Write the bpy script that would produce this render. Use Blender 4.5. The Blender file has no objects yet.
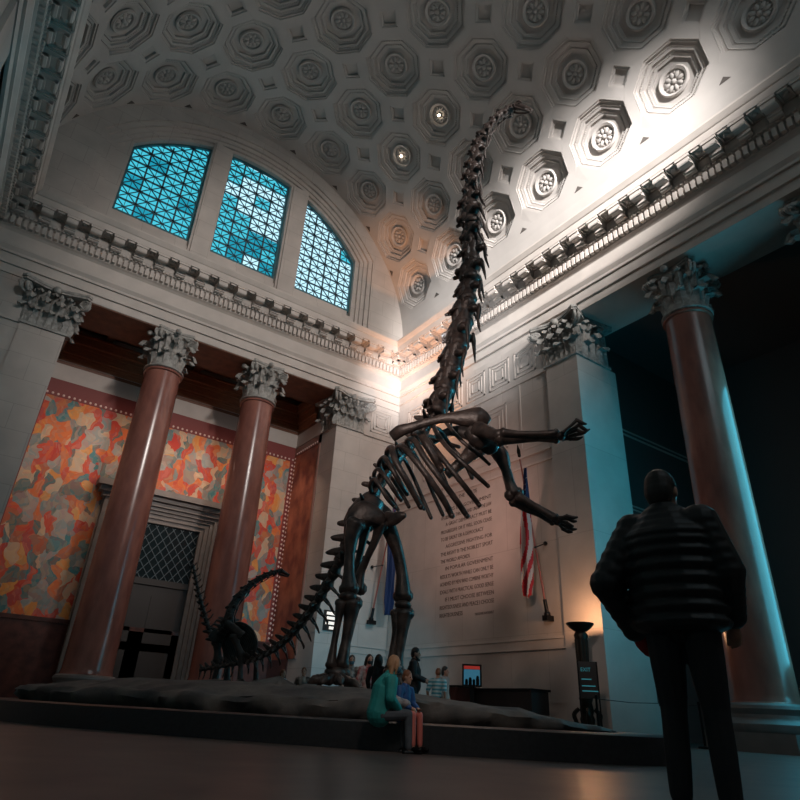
import bpy, bmesh, math, random
from mathutils import Vector, Matrix, noise
from mathutils.geometry import tessellate_polygon
R=random.Random(7)
sc=bpy.context.scene
C=sc.collection
PI=math.pi
V=Vector
# ------------------------------------------------------------------ camera
F=613.43; PITCH=.4724; ROLL=.0532; YAW=.6021; CAM=V((-15.8813,-23.113,.395))
cp,sp=math.cos(PITCH),math.sin(PITCH)
FW=V((math.sin(YAW)*cp,math.cos(YAW)*cp,sp)); r0=V((math.cos(YAW),-math.sin(YAW),0)); u0=r0.cross(FW)
RT=r0*math.cos(ROLL)+u0*math.sin(ROLL); UP=-r0*math.sin(ROLL)+u0*math.cos(ROLL)
cd=bpy.data.cameras.new('camera'); cam=bpy.data.objects.new('camera',cd); C.objects.link(cam)
cd.sensor_width=36; cd.lens=F/800*36; cd.clip_start=.05; cd.clip_end=300
m=Matrix((RT,UP,-FW)).transposed().to_4x4(); m.translation=CAM; cam.matrix_world=m
sc.camera=cam
def ray(x,y): return F*FW+(x-400)*RT-(y-400)*UP
def at(x,y,D):
    """the point seen at photo position x,y that stands D metres away over the floor"""
    d=ray(x,y); return CAM+d*(D/math.hypot(d.x,d.y))
# ------------------------------------------------------------------ materials
def mat(name,col,rough=.6,metal=0,var=0,scale=3.,bump=0,bscale=20.,col2=None,emit=None,estr=0,stretch=(1,1,1),detail=4):
    m=bpy.data.materials.new(name); m.use_nodes=True; n=m.node_tree.nodes; l=m.node_tree.links
    b=n['Principled BSDF']; b.inputs['Roughness'].default_value=rough; b.inputs['Metallic'].default_value=metal
    b.inputs['Base Color'].default_value=(*col,1)
    tc=n.new('ShaderNodeTexCoord'); mp=n.new('ShaderNodeMapping'); mp.inputs['Scale'].default_value=stretch
    l.new(tc.outputs['Object'],mp.inputs['Vector'])
    if var or col2:
        t=n.new('ShaderNodeTexNoise'); t.inputs['Scale'].default_value=scale; t.inputs['Detail'].default_value=detail
        l.new(mp.outputs['Vector'],t.inputs['Vector'])
        rp=n.new('ShaderNodeValToRGB'); l.new(t.outputs['Fac'],rp.inputs['Fac'])
        c2=col2 or tuple(max(0,c*(1-var)) for c in col)
        rp.color_ramp.elements[0].position=.35; rp.color_ramp.elements[1].position=.68
        rp.color_ramp.elements[0].color=(*c2,1); rp.color_ramp.elements[1].color=(*col,1)
        l.new(rp.outputs['Color'],b.inputs['Base Color'])
    if bump:
        t=n.new('ShaderNodeTexNoise'); t.inputs['Scale'].default_value=bscale; t.inputs['Detail'].default_value=5
        l.new(mp.outputs['Vector'],t.inputs['Vector'])
        bp=n.new('ShaderNodeBump'); bp.inputs['Strength'].default_value=bump; bp.inputs['Distance'].default_value=.02
        l.new(t.outputs['Fac'],bp.inputs['Height']); l.new(bp.outputs['Normal'],b.inputs['Normal'])
    if emit:
        b.inputs['Emission Color'].default_value=(*emit,1); b.inputs['Emission Strength'].default_value=estr
    return m
def stone_blocks(name,col,axis,bw=1.45,bh=.92,mort=.76):
    """limestone laid in courses; axis says which two object axes the wall runs along"""
    m=mat(name,col,.62,var=.16,scale=.9,bump=.12,bscale=14)
    n=m.node_tree.nodes; l=m.node_tree.links; b=n['Principled BSDF']
    tc=n.new('ShaderNodeTexCoord'); sx=n.new('ShaderNodeSeparateXYZ'); cx=n.new('ShaderNodeCombineXYZ')
    l.new(tc.outputs['Object'],sx.inputs[0]); l.new(sx.outputs[axis],cx.inputs[0]); l.new(sx.outputs[2],cx.inputs[1])
    br=n.new('ShaderNodeTexBrick'); br.inputs['Scale'].default_value=1; br.inputs['Brick Width'].default_value=bw; br.inputs['Row Height'].default_value=bh
    br.inputs['Mortar Size'].default_value=.012; br.inputs['Mortar Smooth'].default_value=.3
    br.inputs['Color1'].default_value=(1,1,1,1); br.inputs['Color2'].default_value=(.93,.92,.92,1); br.inputs['Mortar'].default_value=(mort,mort*.98,mort*.96,1)
    l.new(cx.outputs[0],br.inputs['Vector'])
    mx=n.new('ShaderNodeMixRGB'); mx.blend_type='MULTIPLY'; mx.inputs[0].default_value=1
    src=b.inputs['Base Color'].links[0].from_socket
    l.new(src,mx.inputs[1]); l.new(br.outputs['Color'],mx.inputs[2]); l.new(mx.outputs[0],b.inputs['Base Color'])
    return m
STONE=(.56,.5,.455)
M={}
M['stone']=mat('limestone',STONE,.62,var=.14,scale=1.2,bump=.1,bscale=12)
M['wx']=stone_blocks('limestone_courses_end',STONE,0)
M['wy']=stone_blocks('limestone_slabs_side',STONE,1,1.63,2.9,.78)
M['plaster']=mat('vault_plaster',(.50,.46,.43),.75,var=.1,scale=.8,bump=.05)
M['capital']=mat('capital_stone',(.42,.40,.37),.6,var=.45,scale=7,bump=.2)
M['column']=mat('red_marble',(.34,.135,.10),.22,col2=(.2,.075,.06),scale=2.2,stretch=(1,1,.35),detail=9)
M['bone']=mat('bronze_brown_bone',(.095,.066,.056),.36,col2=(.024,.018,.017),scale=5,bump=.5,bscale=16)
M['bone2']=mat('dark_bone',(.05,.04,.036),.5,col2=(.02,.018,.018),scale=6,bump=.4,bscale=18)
M['rock']=mat('dark_rock',(.16,.135,.12),.75,col2=(.055,.05,.05),scale=2.2,bump=1,bscale=5)
M['kerb']=mat('black_granite',(.03,.03,.033),.35,var=.3,scale=20)
M['floor']=mat('floor_marble',(.16,.115,.10),.35,col2=(.09,.07,.065),scale=1.5)
M['wood']=mat('brown_wood',(.23,.095,.05),.5,col2=(.15,.06,.035),scale=3,stretch=(1,1,8))
M['woodlight']=mat('orange_wood',(.40,.17,.085),.5,col2=(.27,.11,.06),scale=3,stretch=(1,6,6))
M['dado']=mat('dark_red_marble',(.12,.045,.035),.3,col2=(.05,.02,.018),scale=3)
M['redmarble']=mat('red_veined_marble',(.44,.15,.085),.5,col2=(.15,.032,.024),scale=1.5,stretch=(1,1,.8),detail=12)
M['doorstone']=mat('grey_door_stone',(.22,.2,.19),.5,var=.2)
M['black']=mat('black_metal',(.012,.012,.013),.4,metal=.6)
M['darkpanel']=mat('dark_panel',(.018,.016,.016),.45)
M['doorwood']=mat('dark_door',(.02,.018,.018),.5)
M['bronze']=mat('dark_bronze',(.03,.024,.018),.45,metal=.7)
M['leadbar']=mat('blue_grey_leadwork',(.05,.10,.13),.5)
M['wframe']=mat('window_frame_teal',(.035,.14,.17),.5)
M['ink']=mat('incised_letters',(.045,.03,.025),.8)
# ------------------------------------------------------------------ mesh builder
class MB:
    def __init__(s): s.v=[]; s.f=[]; s.mi=[]; s.k=0
    def add(s,vs,fs):
        o=len(s.v); s.v+= [tuple(x) for x in vs]; s.f+=[tuple(i+o for i in f) for f in fs]; s.mi+=[s.k]*len(fs); return s
    def box(s,a,b,M4=None):
        (x0,y0,z0),(x1,y1,z1)=a,b
        vs=[V((x,y,z)) for x in (x0,x1) for y in (y0,y1) for z in (z0,z1)]
        if M4 is not None: vs=[M4@q for q in vs]
        return s.add(vs,[(0,1,3,2),(4,6,7,5),(0,4,5,1),(2,3,7,6),(0,2,6,4),(1,5,7,3)])
    def cbox(s,c,d,M4=None): return s.box([c[i]-d[i]/2 for i in range(3)],[c[i]+d[i]/2 for i in range(3)],M4)
    def tube(s,pts,rad,n=8,flat=1.,ref=None,cap=True):
        """a tapered tube through pts; flat squeezes it along ref"""
        pts=[V(p) for p in pts]; m=len(pts); o=len(s.v); vs=[]
        if not hasattr(rad,'__len__'): rad=[rad]*m
        prev=None
        for i,p in enumerate(pts):
            t=(pts[min(i+1,m-1)]-pts[max(i-1,0)]).normalized()
            a=V(ref) if ref is not None else (prev if prev is not None else (V((0,0,1)) if abs(t.z)<.9 else V((1,0,0))))
            a=(a-t*a.dot(t)); a=a.normalized() if a.length>1e-6 else t.orthogonal().normalized()
            prev=a; b=t.cross(a)
            for k in range(n):
                th=2*PI*k/n; vs.append(p+(a*math.cos(th)*flat+b*math.sin(th))*rad[i])
        fs=[(i*n+k,i*n+(k+1)%n,(i+1)*n+(k+1)%n,(i+1)*n+k) for i in range(m-1) for k in range(n)]
        if cap: fs+= [tuple(range(n-1,-1,-1)),tuple(range((m-1)*n,m*n))]
        return s.add(vs,fs)
    def spline(s,pts,rad,n=8,sub=5,**k):
        P,Rr=catmull(pts,rad,sub); return s.tube(P,Rr,n,**k)
    def lathe(s,prof,c=(0,0,0),n=32,cap=True):
        c=V(c); m=len(prof)
        vs=[c+V((r*math.cos(2*PI*k/n),r*math.sin(2*PI*k/n),z)) for r,z in prof for k in range(n)]
        fs=[(i*n+k,i*n+(k+1)%n,(i+1)*n+(k+1)%n,(i+1)*n+k) for i in range(m-1) for k in range(n)]
        if cap: fs+=[tuple(range(n-1,-1,-1)),tuple(range((m-1)*n,m*n))]
        return s.add(vs,fs)
    def ball(s,c,r,n=10,M4=None):
        c=V(c); r=V((r,r,r)) if not hasattr(r,'__len__') else V(r); h=n//2+1
        vs=[]; 
        for i in range(h+1):
            a=PI*i/h
            for k in range(n):
                q=V((r.x*math.sin(a)*math.cos(2*PI*k/n),r.y*math.sin(a)*math.sin(2*PI*k/n),r.z*math.cos(a)))
                if M4 is not None: q=M4@q
                vs.append(c+q)
        return s.add(vs,[(i*n+k,(i+1)*n+k,(i+1)*n+(k+1)%n,i*n+(k+1)%n) for i in range(h) for k in range(n)])
    def plate(s,loops,fn,d0,d1):
        """flat plate with holes: loops[0] outline, others holes, fn(u,v,d)->point"""
        L=[[V((u,v,0)) for u,v in lp] for lp in loops]
        tri=tessellate_polygon(L); flat=[q for lp in L for q in lp]; n=len(flat)
        vs=[fn(q.x,q.y,d0) for q in flat]+[fn(q.x,q.y,d1) for q in flat]
        fs=[tuple(t) for t in tri]+[tuple(i+n for i in reversed(t)) for t in tri]
        o=0
        for lp in L:
            k=len(lp); fs+=[(o+i,o+(i+1)%k,o+(i+1)%k+n,o+i+n) for i in range(k)]; o+=k
        return s.add(vs,fs)
    def prism(s,poly,fn,d0,d1): return s.plate([poly],fn,d0,d1)
    def build(s,name,material,parent=None,smooth=False,auto=None):
        me=bpy.data.meshes.new(name); me.from_pydata(s.v,[],s.f); me.validate()
        bm=bmesh.new(); bm.from_mesh(me); bmesh.ops.remove_doubles(bm,verts=bm.verts,dist=1e-5); bmesh.ops.recalc_face_normals(bm,faces=bm.faces)
        if smooth:
            for f in bm.faces: f.smooth=True
            for e in bm.edges:
                if len(e.link_faces)==2 and e.calc_face_angle(0)>math.radians(auto or 40): e.smooth=False
        bm.to_mesh(me); bm.free()
        for mm in (material if isinstance(material,(list,tuple)) else [material]): me.materials.append(mm)
        if isinstance(material,(list,tuple)) and len(me.polygons)==len(s.mi):
            for p_,k in zip(me.polygons,s.mi): p_.material_index=k
        o=bpy.data.objects.new(name,me); C.objects.link(o)
        if parent is not None: adopt(o,parent)
        return o
def adopt(o,p):
    o.parent=p; mw=Matrix.Identity(4); q=p
    chain=[]
    while q is not None: chain.append(q); q=q.parent
    for q in reversed(chain): mw=mw@q.matrix_parent_inverse@q.matrix_basis
    o.matrix_parent_inverse=mw.inverted()
def catmull(pts,rad,sub):
    pts=[V(p) for p in pts]; n=len(pts)
    if not hasattr(rad,'__len__'): rad=[rad]*n
    P=[];Q=[]
    for i in range(n-1):
        a,b,c,d=pts[max(i-1,0)],pts[i],pts[i+1],pts[min(i+2,n-1)]
        for k in range(sub):
            t=k/sub
            P.append(.5*((2*b)+(c-a)*t+(2*a-5*b+4*c-d)*t*t+(3*b-a-3*c+d)*t**3)); Q.append(rad[i]*(1-t)+rad[i+1]*t)
    P.append(pts[-1]); Q.append(rad[-1]); return P,Q
def thing(name,label,cat,loc=(0,0,0),group=None):
    o=bpy.data.objects.new(name,None); C.objects.link(o); o.location=loc; o.empty_display_size=.2
    return tag(o,label,cat,group)
def tag(o,label,cat,group=None):
    o['label']=label; o['category']=cat
    if group: o['group']=group
    return o
def struct(o): o['kind']='structure'; return o
def dup(root,loc,label=None):
    def cpy(o,p):
        c=o.copy(); C.objects.link(c)
        if p is not None: c.parent=p
        for ch in [x for x in kids.get(o.name,[])]: cpy(ch,c)
        return c
    kids={}
    for x in bpy.data.objects:
        if x.parent: kids.setdefault(x.parent.name,[]).append(x)
    c=cpy(root,None); c.location=loc
    if label: c['label']=label
    return c
def arc(cx,cz,r,a0,a1,n): return [(cx+r*math.cos(a0+(a1-a0)*i/n),cz+r*math.sin(a0+(a1-a0)*i/n)) for i in range(n+1)]
# ------------------------------------------------------------------ the hall: end wall y=0, right wall x=0, left wall x=-XW, far wall y=-YL
XC=-9.33; XW=18.66; YL=34.1; ZA=14.0; ZC=17.29; ZS=17.75; RV=9.33
fE=lambda o: (lambda u,v,d: V((u,o+d,v)))          # plates facing the hall on the end wall
mb=MB(); mb.box((-30,-YL-1,-.3),(9,6,0)); floor=struct(mb.build('floor',M['floor']))
# --- vault
def cyl(th,y,d=0): return V((XC+(RV+d)*math.cos(th),y,ZS+(RV+d)*math.sin(th)))
DT=math.radians(17.5); DY=3.02; Y0=-1.55; NJ=(-4,4); NK=11
mb=MB()
def tile(j,k):
    tc=PI/2+j*DT; yc=Y0-k*DY
    def P(u,v,d): return cyl(tc+u/RV,yc+v,d)      # u along the arc, v along the axis
    hu=DT*RV/2; hv=DY/2; a=1.27; q=.5
    oc=[]; 
    for i in range(8):
        an=PI/8+i*PI/4; oc.append((math.cos(an),math.sin(an)))
    rr=1/math.cos(PI/8)
    def ring(ap): return [(x*ap*rr*.98,y*ap*rr*1.02) for x,y in oc]
    A=ring(a)
    add=lambda poly,d=0: mb.add([P(u,v,d) for u,v in poly],[tuple(range(len(poly)))])
    # sides between the octagon and the tile edge (oct vertices 7,0 face +u ; 1,2 +v ; 3,4 -u ; 5,6 -v)
    def lin(p0,p1,n): return [(p0[0]+(p1[0]-p0[0])*i/n,p0[1]+(p1[1]-p0[1])*i/n) for i in range(n+1)]
    sides=[((7,0),(hu,-hv+q),(hu,hv-q)),((1,2),(hu-q,hv),(-hu+q,hv)),((3,4),(-hu,hv-q),(-hu,-hv+q)),((5,6),(-hu+q,-hv),(hu-q,-hv))]
    for (i0,i1),b0,b1 in sides:
        la=lin(A[i0],A[i1],4); lb=lin(b0,b1,4)
        for s in range(4): add([la[s],lb[s],lb[s+1],la[s+1]])
    cor=[((0,1),(hu,hv-q),(hu-q,hv),(hu,hv),1,1),((2,3),(-hu+q,hv),(-hu,hv-q),(-hu,hv),-1,1),((4,5),(-hu,-hv+q),(-hu+q,-hv),(-hu,-hv),-1,-1),((6,7),(hu-q,-hv),(hu,-hv+q),(hu,-hv),1,-1)]
    for (i0,i1),p0,p1,pc,su,sv in cor:
        add([A[i0],p0,p1,A[i1]])
        ej=(j==NJ[0] and su<0) or (j==NJ[1] and su>0); ek=(k==0 and sv>0) or (k==NK-1 and sv<0)
        if ej or ek: add([p0,pc,p1]); continue
        # a small square coffer stands on its point between four octagons; a quarter of it lies on this tile
        def tofr(p,w): return (p[0]+(pc[0]-p[0])*w, p[1]+(pc[1]-p[1])*w)
        q0,q1=tofr(p0,.26),tofr(p1,.26)
        mb.add([P(*p0,0),P(*p1,0),P(*p1,.05),P(*p0,.05)],[(0,1,2,3)]); mb.add([P(*p0,.05),P(*p1,.05),P(*q1,.06),P(*q0,.06)],[(0,1,2,3)])
        mb.add([P(*q0,.06),P(*q1,.06),P(*q1,.17),P(*q0,.17)],[(0,1,2,3)]); add([q0,pc,q1],.17)
    steps=[(1.27,0),(1.27,.05),(1.2,.05),(1.2,.14),(.98,.16),(.98,.26),(.77,.28),(.77,.37),(.7,.38)]
    rings=[[P(u,v,d) for u,v in ring(ap)] for ap,d in steps]
    for r_,r2 in zip(rings,rings[1:]):
        mb.add(r_+r2,[(i,(i+1)%8,8+(i+1)%8,8+i) for i in range(8)])
    mb.add(rings[-1],[tuple(range(8))])
    # egg-and-dart beads along two of the steps
    for ap,d,nb in ((1.1,.14,12),(.88,.26,9)):
        R8=ring(ap)
        for i in range(8):
            for b_ in range(nb):
                t=(b_+.5)/nb; u=R8[i][0]*(1-t)+R8[(i+1)%8][0]*t; v=R8[i][1]*(1-t)+R8[(i+1)%8][1]*t; h=.032
                mb.add([P(u-h,v-h,d+.02),P(u+h,v-h,d+.02),P(u+h,v+h,d+.02),P(u-h,v+h,d+.02),P(u,v,d-.05)],[(0,1,4),(1,2,4),(2,3,4),(3,0,4)])
    return P
for k in range(NK):
    for j in range(NJ[0],NJ[1]+1): tile(j,k)
e0=PI/2+(NJ[0]-.5)*DT; e1=PI/2+(NJ[1]+.5)*DT
def strip(t0,t1,y0,y1,nt,ny):
    vs=[cyl(t0+(t1-t0)*i/nt,y0+(y1-y0)*k/ny) for i in range(nt+1) for k in range(ny+1)]
    mb.add(vs,[(i*(ny+1)+k,i*(ny+1)+k+1,(i+1)*(ny+1)+k+1,(i+1)*(ny+1)+k) for i in range(nt) for k in range(ny)])
ye=Y0-(NK-.5)*DY
strip(-.1,e0,.3,-YL-.3,5,22); strip(e1,PI+.1,.3,-YL-.3,5,22); strip(e0,e1,.3,Y0+DY/2,36,1); strip(e0,e1,ye,-YL-.3,36,1)
# thin dark triangles paint the shade of small sinkings along the vault edge
ceiling=struct(mb.build('ceiling',M['plaster']))
mb=MB()
def tri_shade(th,y,du,dv):
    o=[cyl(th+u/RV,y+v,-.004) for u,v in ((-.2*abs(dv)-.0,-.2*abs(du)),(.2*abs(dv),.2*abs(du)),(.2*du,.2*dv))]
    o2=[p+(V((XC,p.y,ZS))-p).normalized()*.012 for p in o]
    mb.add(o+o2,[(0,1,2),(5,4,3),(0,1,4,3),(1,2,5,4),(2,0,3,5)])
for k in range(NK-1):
    y=Y0-(k+.5)*DY; tri_shade(e0-.012,y,1,0); tri_shade(e1+.012,y,-1,0)
for j in range(NJ[0],NJ[1]): tri_shade(PI/2+(j+.5)*DT,-.12,0,-1)
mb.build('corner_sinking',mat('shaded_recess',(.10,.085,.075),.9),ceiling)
# rosettes, one in each octagon
mb=MB(); 
mb.lathe([(.0,-.02),(.53,-.02),(.57,.08),(.52,.15),(.43,.11),(.41,.0),(.0,.0)],n=28,cap=False)
for i in range(8):
    a=2*PI*i/8; Mx=Matrix.Rotation(a,3,'Z')
    mb.ball(Mx@V((.25,0,.05)),(.13,.085,.06),8,Mx); 
    a2=a+PI/8; M2=Matrix.Rotation(a2,3,'Z'); mb.ball(M2@V((.335,0,.03)),(.06,.05,.04),6,M2)
mb.ball((0,0,.06),(.1,.1,.09),10)
ros0=mb.build('rosette',M['plaster'],None,True)
first=True
for k in range(NK):
    for j in range(NJ[0],NJ[1]+1):
        th=PI/2+j*DT; p=cyl(th,Y0-k*DY,.38); zax=V((-math.cos(th),0,-math.sin(th))); yax=V((0,1,0)); xax=yax.cross(zax)
        o=ros0 if first else ros0.copy()
        if not first: C.objects.link(o)
        first=False
        mm=Matrix((xax,yax,zax)).transposed().to_4x4(); mm.translation=p; o.parent=ceiling; o.matrix_basis=mm
for (j,k),lab in (((-2,2),'lit ceiling bulb in the coffer above and left of the dinosaur neck, nearer the top'),((-2,1),'lit ceiling bulb in the coffer nearer the arched windows')):
    th=PI/2+j*DT; zax=V((-math.cos(th),0,-math.sin(th))); p=cyl(th,Y0-k*DY,.38)+zax*.17
    t=thing('ceiling_lamp',lab,'lamp',p,'bulbs in the vault coffers')
    b=MB().ball(p,.06,12); b.build('bulb',mat('warm_bulb',(1,.85,.7),emit=(1,.8,.6),estr=14),t,True)
    s=MB().tube([p-zax*.14,p-zax*.05],[.07,.075],10); s.build('socket',M['bronze'],t,True)
# --- lunettes
def openloop(hw,rad,z0,n=40,c=XC):
    a=math.acos(min(1,hw/rad)); return [(c-hw,z0),(c+hw,z0)]+[(x,z) for x,z in arc(c,ZS,rad,a,PI-a,n)]
def lunette(sgn,y0):
    fn=lambda u,v,d: V((u,y0+sgn*d,v))
    mb=MB()
    outer=[(XC-RV-.6,16.6),(XC+RV+.6,16.6),(XC+RV+.6,ZS)]+arc(XC,ZS,RV+.6,0,PI,48)[1:]
    mb.plate([outer,openloop(7.05,8.55,17.2)],fn,0,.1)
    mb.plate([outer,openloop(6.82,8.3,17.2)],fn,.1,.22)
    mb.plate([outer,openloop(6.6,8.08,17.2)],fn,.22,.3)
    mb.plate([outer,openloop(6.4,7.9,17.2)],fn,.3,.42)
    return mb,fn,outer
mb,fn,outer=lunette(1,0)
HW=[(-15.1,-11.78),(-10.8,-7.5),(-6.48,-3.16)]
def winloop(x0,x1,z0,rad=7.72,ins=0):
    x0+=ins;x1-=ins;z0+=ins;rad-=ins
    g=lambda x: ZS+math.sqrt(max(0,rad*rad-(x-XC)**2))
    n=14; return [(x0,z0),(x1,z0)]+[(x1+(x0-x1)*i/n,g(x1+(x0-x1)*i/n)) for i in range(n+1)]
ZSILL=19.12
mb.plate([outer]+[winloop(a,b,18.72) for a,b in HW],fn,.42,.95)
# the two stone mullions stand nearly flush, and a sill course
for xa,xb in ((-11.78,-10.8),(-7.5,-6.48)): 
    xm=(xa+xb)/2; top=ZS+math.sqrt(7.9**2-(abs(xm-XC)+.5)**2)
    mb.box((xa+.1,.2,17.2),(xb-.1,.42,top)); mb.box((xa,.3,17.2),(xb,.42,top))
mb.box((XC-6.1,.12,17.2),(XC+6.1,.45,18.05))
mb.box((XC-6.1,.32,18.05),(XC+6.1,.55,18.45)); mb.box((XC-6.05,.6,18.6),(XC+6.05,.85,19.1))
wall_back=struct(mb.build('wall_back',M['wx']))
GL=[mat('deep_teal_glass',(.01,.08,.1),.25,emit=(.012,.27,.38),estr=1.15),mat('teal_glass',(.02,.1,.12),.25,emit=(.06,.50,.64),estr=1.15),mat('pale_glass',(.05,.1,.12),.25,emit=(.45,.74,.85),estr=1.4)]  # daylight and the view outside are painted into the panes as glow
def pane_daylight(w,i,r,rnd):
    if w==0: return 1 if rnd.random()<.75 else (0 if r<5 else 2)
    if w==1:
        if (i,r)==(2,0): return 2
        if r<3: return 0 if rnd.random()<.45 else 1
        if r==3: return 2 if i>=2 else 1
        if r==7 or (i==0 and r in (4,6)): return 1
        return 2 if rnd.random()<.85 else 1
    return 1 if (i==3 and rnd.random()<.3) or rnd.random()<.08 else 2
for wi,(a,b) in enumerate(HW):
    t=bpy.data.objects.new('window_%d'%(wi+1),None); C.objects.link(t); t.location=((a+b)/2,.7,ZSILL); struct(t)
    L=winloop(a-.03,b+.03,ZSILL-.03,7.75)
    f=MB(); f.plate([L,winloop(a,b,ZSILL,ins=.09)],fn,.62,.74); f.build('window_frame',M['wframe'],t)
    p=MB(); rnd=random.Random(wi+11)
    for i in range(4):
        for r_ in range(9):
            p.k=pane_daylight(wi,i,r_,rnd); x0_,x1_,z0_,z1_=a+(b-a)*i/4,a+(b-a)*(i+1)/4,ZSILL+.78*r_,ZSILL+.78*(r_+1)
            zc=ZS+math.sqrt(max(0,7.76**2-((x0_+x1_)/2-XC)**2)); z1_=min(z1_,zc+.4)
            if z0_<zc+.2: p.add([V((x0_,.79,z0_)),V((x1_,.79,z0_)),V((x1_,.79,z1_)),V((x0_,.79,z1_))],[(0,1,2,3)])
    p.k=0; p.build('pane',GL,t)
    g=MB(); zt=lambda x: ZS+math.sqrt(max(0,7.72**2-(x-XC)**2))
    def bar(x0,z0,x1,z1,w):
        # clip to the arch
        N=20; ok=[i for i in range(N+1) if z0+(z1-z0)*i/N<zt(x0+(x1-x0)*i/N)-.0]
        if len(ok)<3: return
        i0,i1=ok[0]/N,ok[-1]/N
        p0=V((x0+(x1-x0)*i0,.7,z0+(z1-z0)*i0)); p1=V((x0+(x1-x0)*i1,.7,z0+(z1-z0)*i1)); d=(p1-p0).normalized(); s=V((-d.z,0,d.x))*w/2; e=V((0,.03,0))
        g.add([p0+s-e,p0-s-e,p1-s-e,p1+s-e,p0+s+e,p0-s+e,p1-s+e,p1+s+e],[(0,1,2,3),(7,6,5,4),(0,4,5,1),(2,6,7,3),(1,5,6,2),(0,3,7,4)])
    cw=(b-a)/4; ch=.78
    for i in range(1,4): bar(a+cw*i,ZSILL,a+cw*i,ZSILL+ch*9,.075)
    for r_ in range(1,9): bar(a,ZSILL+ch*r_,b,ZSILL+ch*r_,.07)
    for i in range(4):
        for r_ in range(9):
            x=a+cw*i; z=ZSILL+ch*r_; k=.026
            bar(x,z,x+cw,z+ch,k); bar(x+cw,z,x,z+ch,k); bar(x+cw/2,z,x+cw/2,z+ch,k)
            if (i+r_)%1==0: bar(x,z+ch/2,x+cw,z+ch/2,k)
    g.build('glazing_bars',M['leadbar'],t)
# --- entablature: fasciae, frieze, dentils, modillions, cornice
PROF=[(0,14.0),(0,14.34),(.09,14.34),(.09,14.74),(.17,14.74),(.17,14.84),(.26,14.98),(.26,15.05),(.04,15.09),(.04,15.72),(.12,15.8),(.2,15.84),(.2,16.22),(.3,16.25),(.38,16.36),(.4,16.42),(.4,16.74),(.98,16.76),(1.0,17.02),(1.04,17.05),(1.14,17.22),(1.14,17.29),(.1,17.33)]
def entab(mb,p0,p1,nrm,m0,m1):
    """p0->p1 along the wall (2-D), nrm towards the hall; m0,m1: 1 mitre for a re-entrant corner"""
    p0=V((*p0,0)); p1=V((*p1,0)); nv=V((*nrm,0)); t=(p1-p0).normalized(); Lg=(p1-p0).length
    a=[p0+nv*o+t*(o*m0)+V((0,0,z)) for o,z in PROF]; b=[p1+nv*o-t*(o*m1)+V((0,0,z)) for o,z in PROF]; n=len(PROF)
    mb.add(a+b,[(i,i+1,n+i+1,n+i) for i in range(n-1)])
    Rm=Matrix((t,nv,V((0,0,1)))).transposed().to_4x4(); Rm.translation=p0
    nd=int((Lg-.8)/.212)
    for i in range(nd+1):
        x=.4+.212*i; mb.box((x-.066,.18,15.88),(x+.066,.36,16.2),Rm)
    # leaf-carved ovolo as a run of small eggs
    for i in range(int((Lg-.9)/.16)): mb.box((.45+.16*i,.3,16.27),(.55+.16*i,.41,16.36),Rm)
    nm=round((Lg-1.4)/.88); st=(Lg-1.4)/nm
    for i in range(nm+1):
        x=.7+st*i
        mb.box((x-.2,.38,16.5),(x+.2,.93,16.77),Rm); mb.box((x-.2,.38,16.38),(x+.2,.62,16.5),Rm)
        mb.box((x-.24,.38,16.66),(x+.24,.97,16.76),Rm)
        mb.tube([Rm@V((x-.2,.86,16.52)),Rm@V((x+.2,.86,16.52))],.07,8); mb.tube([Rm@V((x-.2,.48,16.4)),Rm@V((x+.2,.48,16.4))],.09,8)
        if i<nm:   # coffer with a small flower between two modillions
            xc=x+st/2; w=st/2-.26
            for q in ((-w,.42,-w+.05,.94),(w-.05,.42,w,.94),(-w,.42,w,.47),(-w,.9,w,.94)): mb.box((xc+q[0],q[1],16.68),(xc+q[2],q[3],16.76),Rm)
            mb.ball(Rm@V((xc,.69,16.75)),(.11,.11,.06),6)
    # bead course over the architrave
    return mb
ent=[]
for n_,(p0,p1,nv,m0,m1) in enumerate((((-XW,0),(0,0),(0,-1),1,1),((0,0),(0,-YL),(-1,0),1,1),((-XW,-YL),(-XW,0),(1,0),1,1))):
    ent.append(struct(entab(MB(),p0,p1,nv,m0,m1).build('trim_%d'%(n_+1),M['stone'])))
# wall cores behind the entablature
mb=MB(); mb.box((-XW-1,.02,14.01),(2.1,2.1,17.3)); struct(mb.build('trim_4',M['stone']))
mb=MB(); mb.box((.02,.0,14.01),(2.1,-YL,17.75)); struct(mb.build('trim_5',M['stone']))
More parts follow.
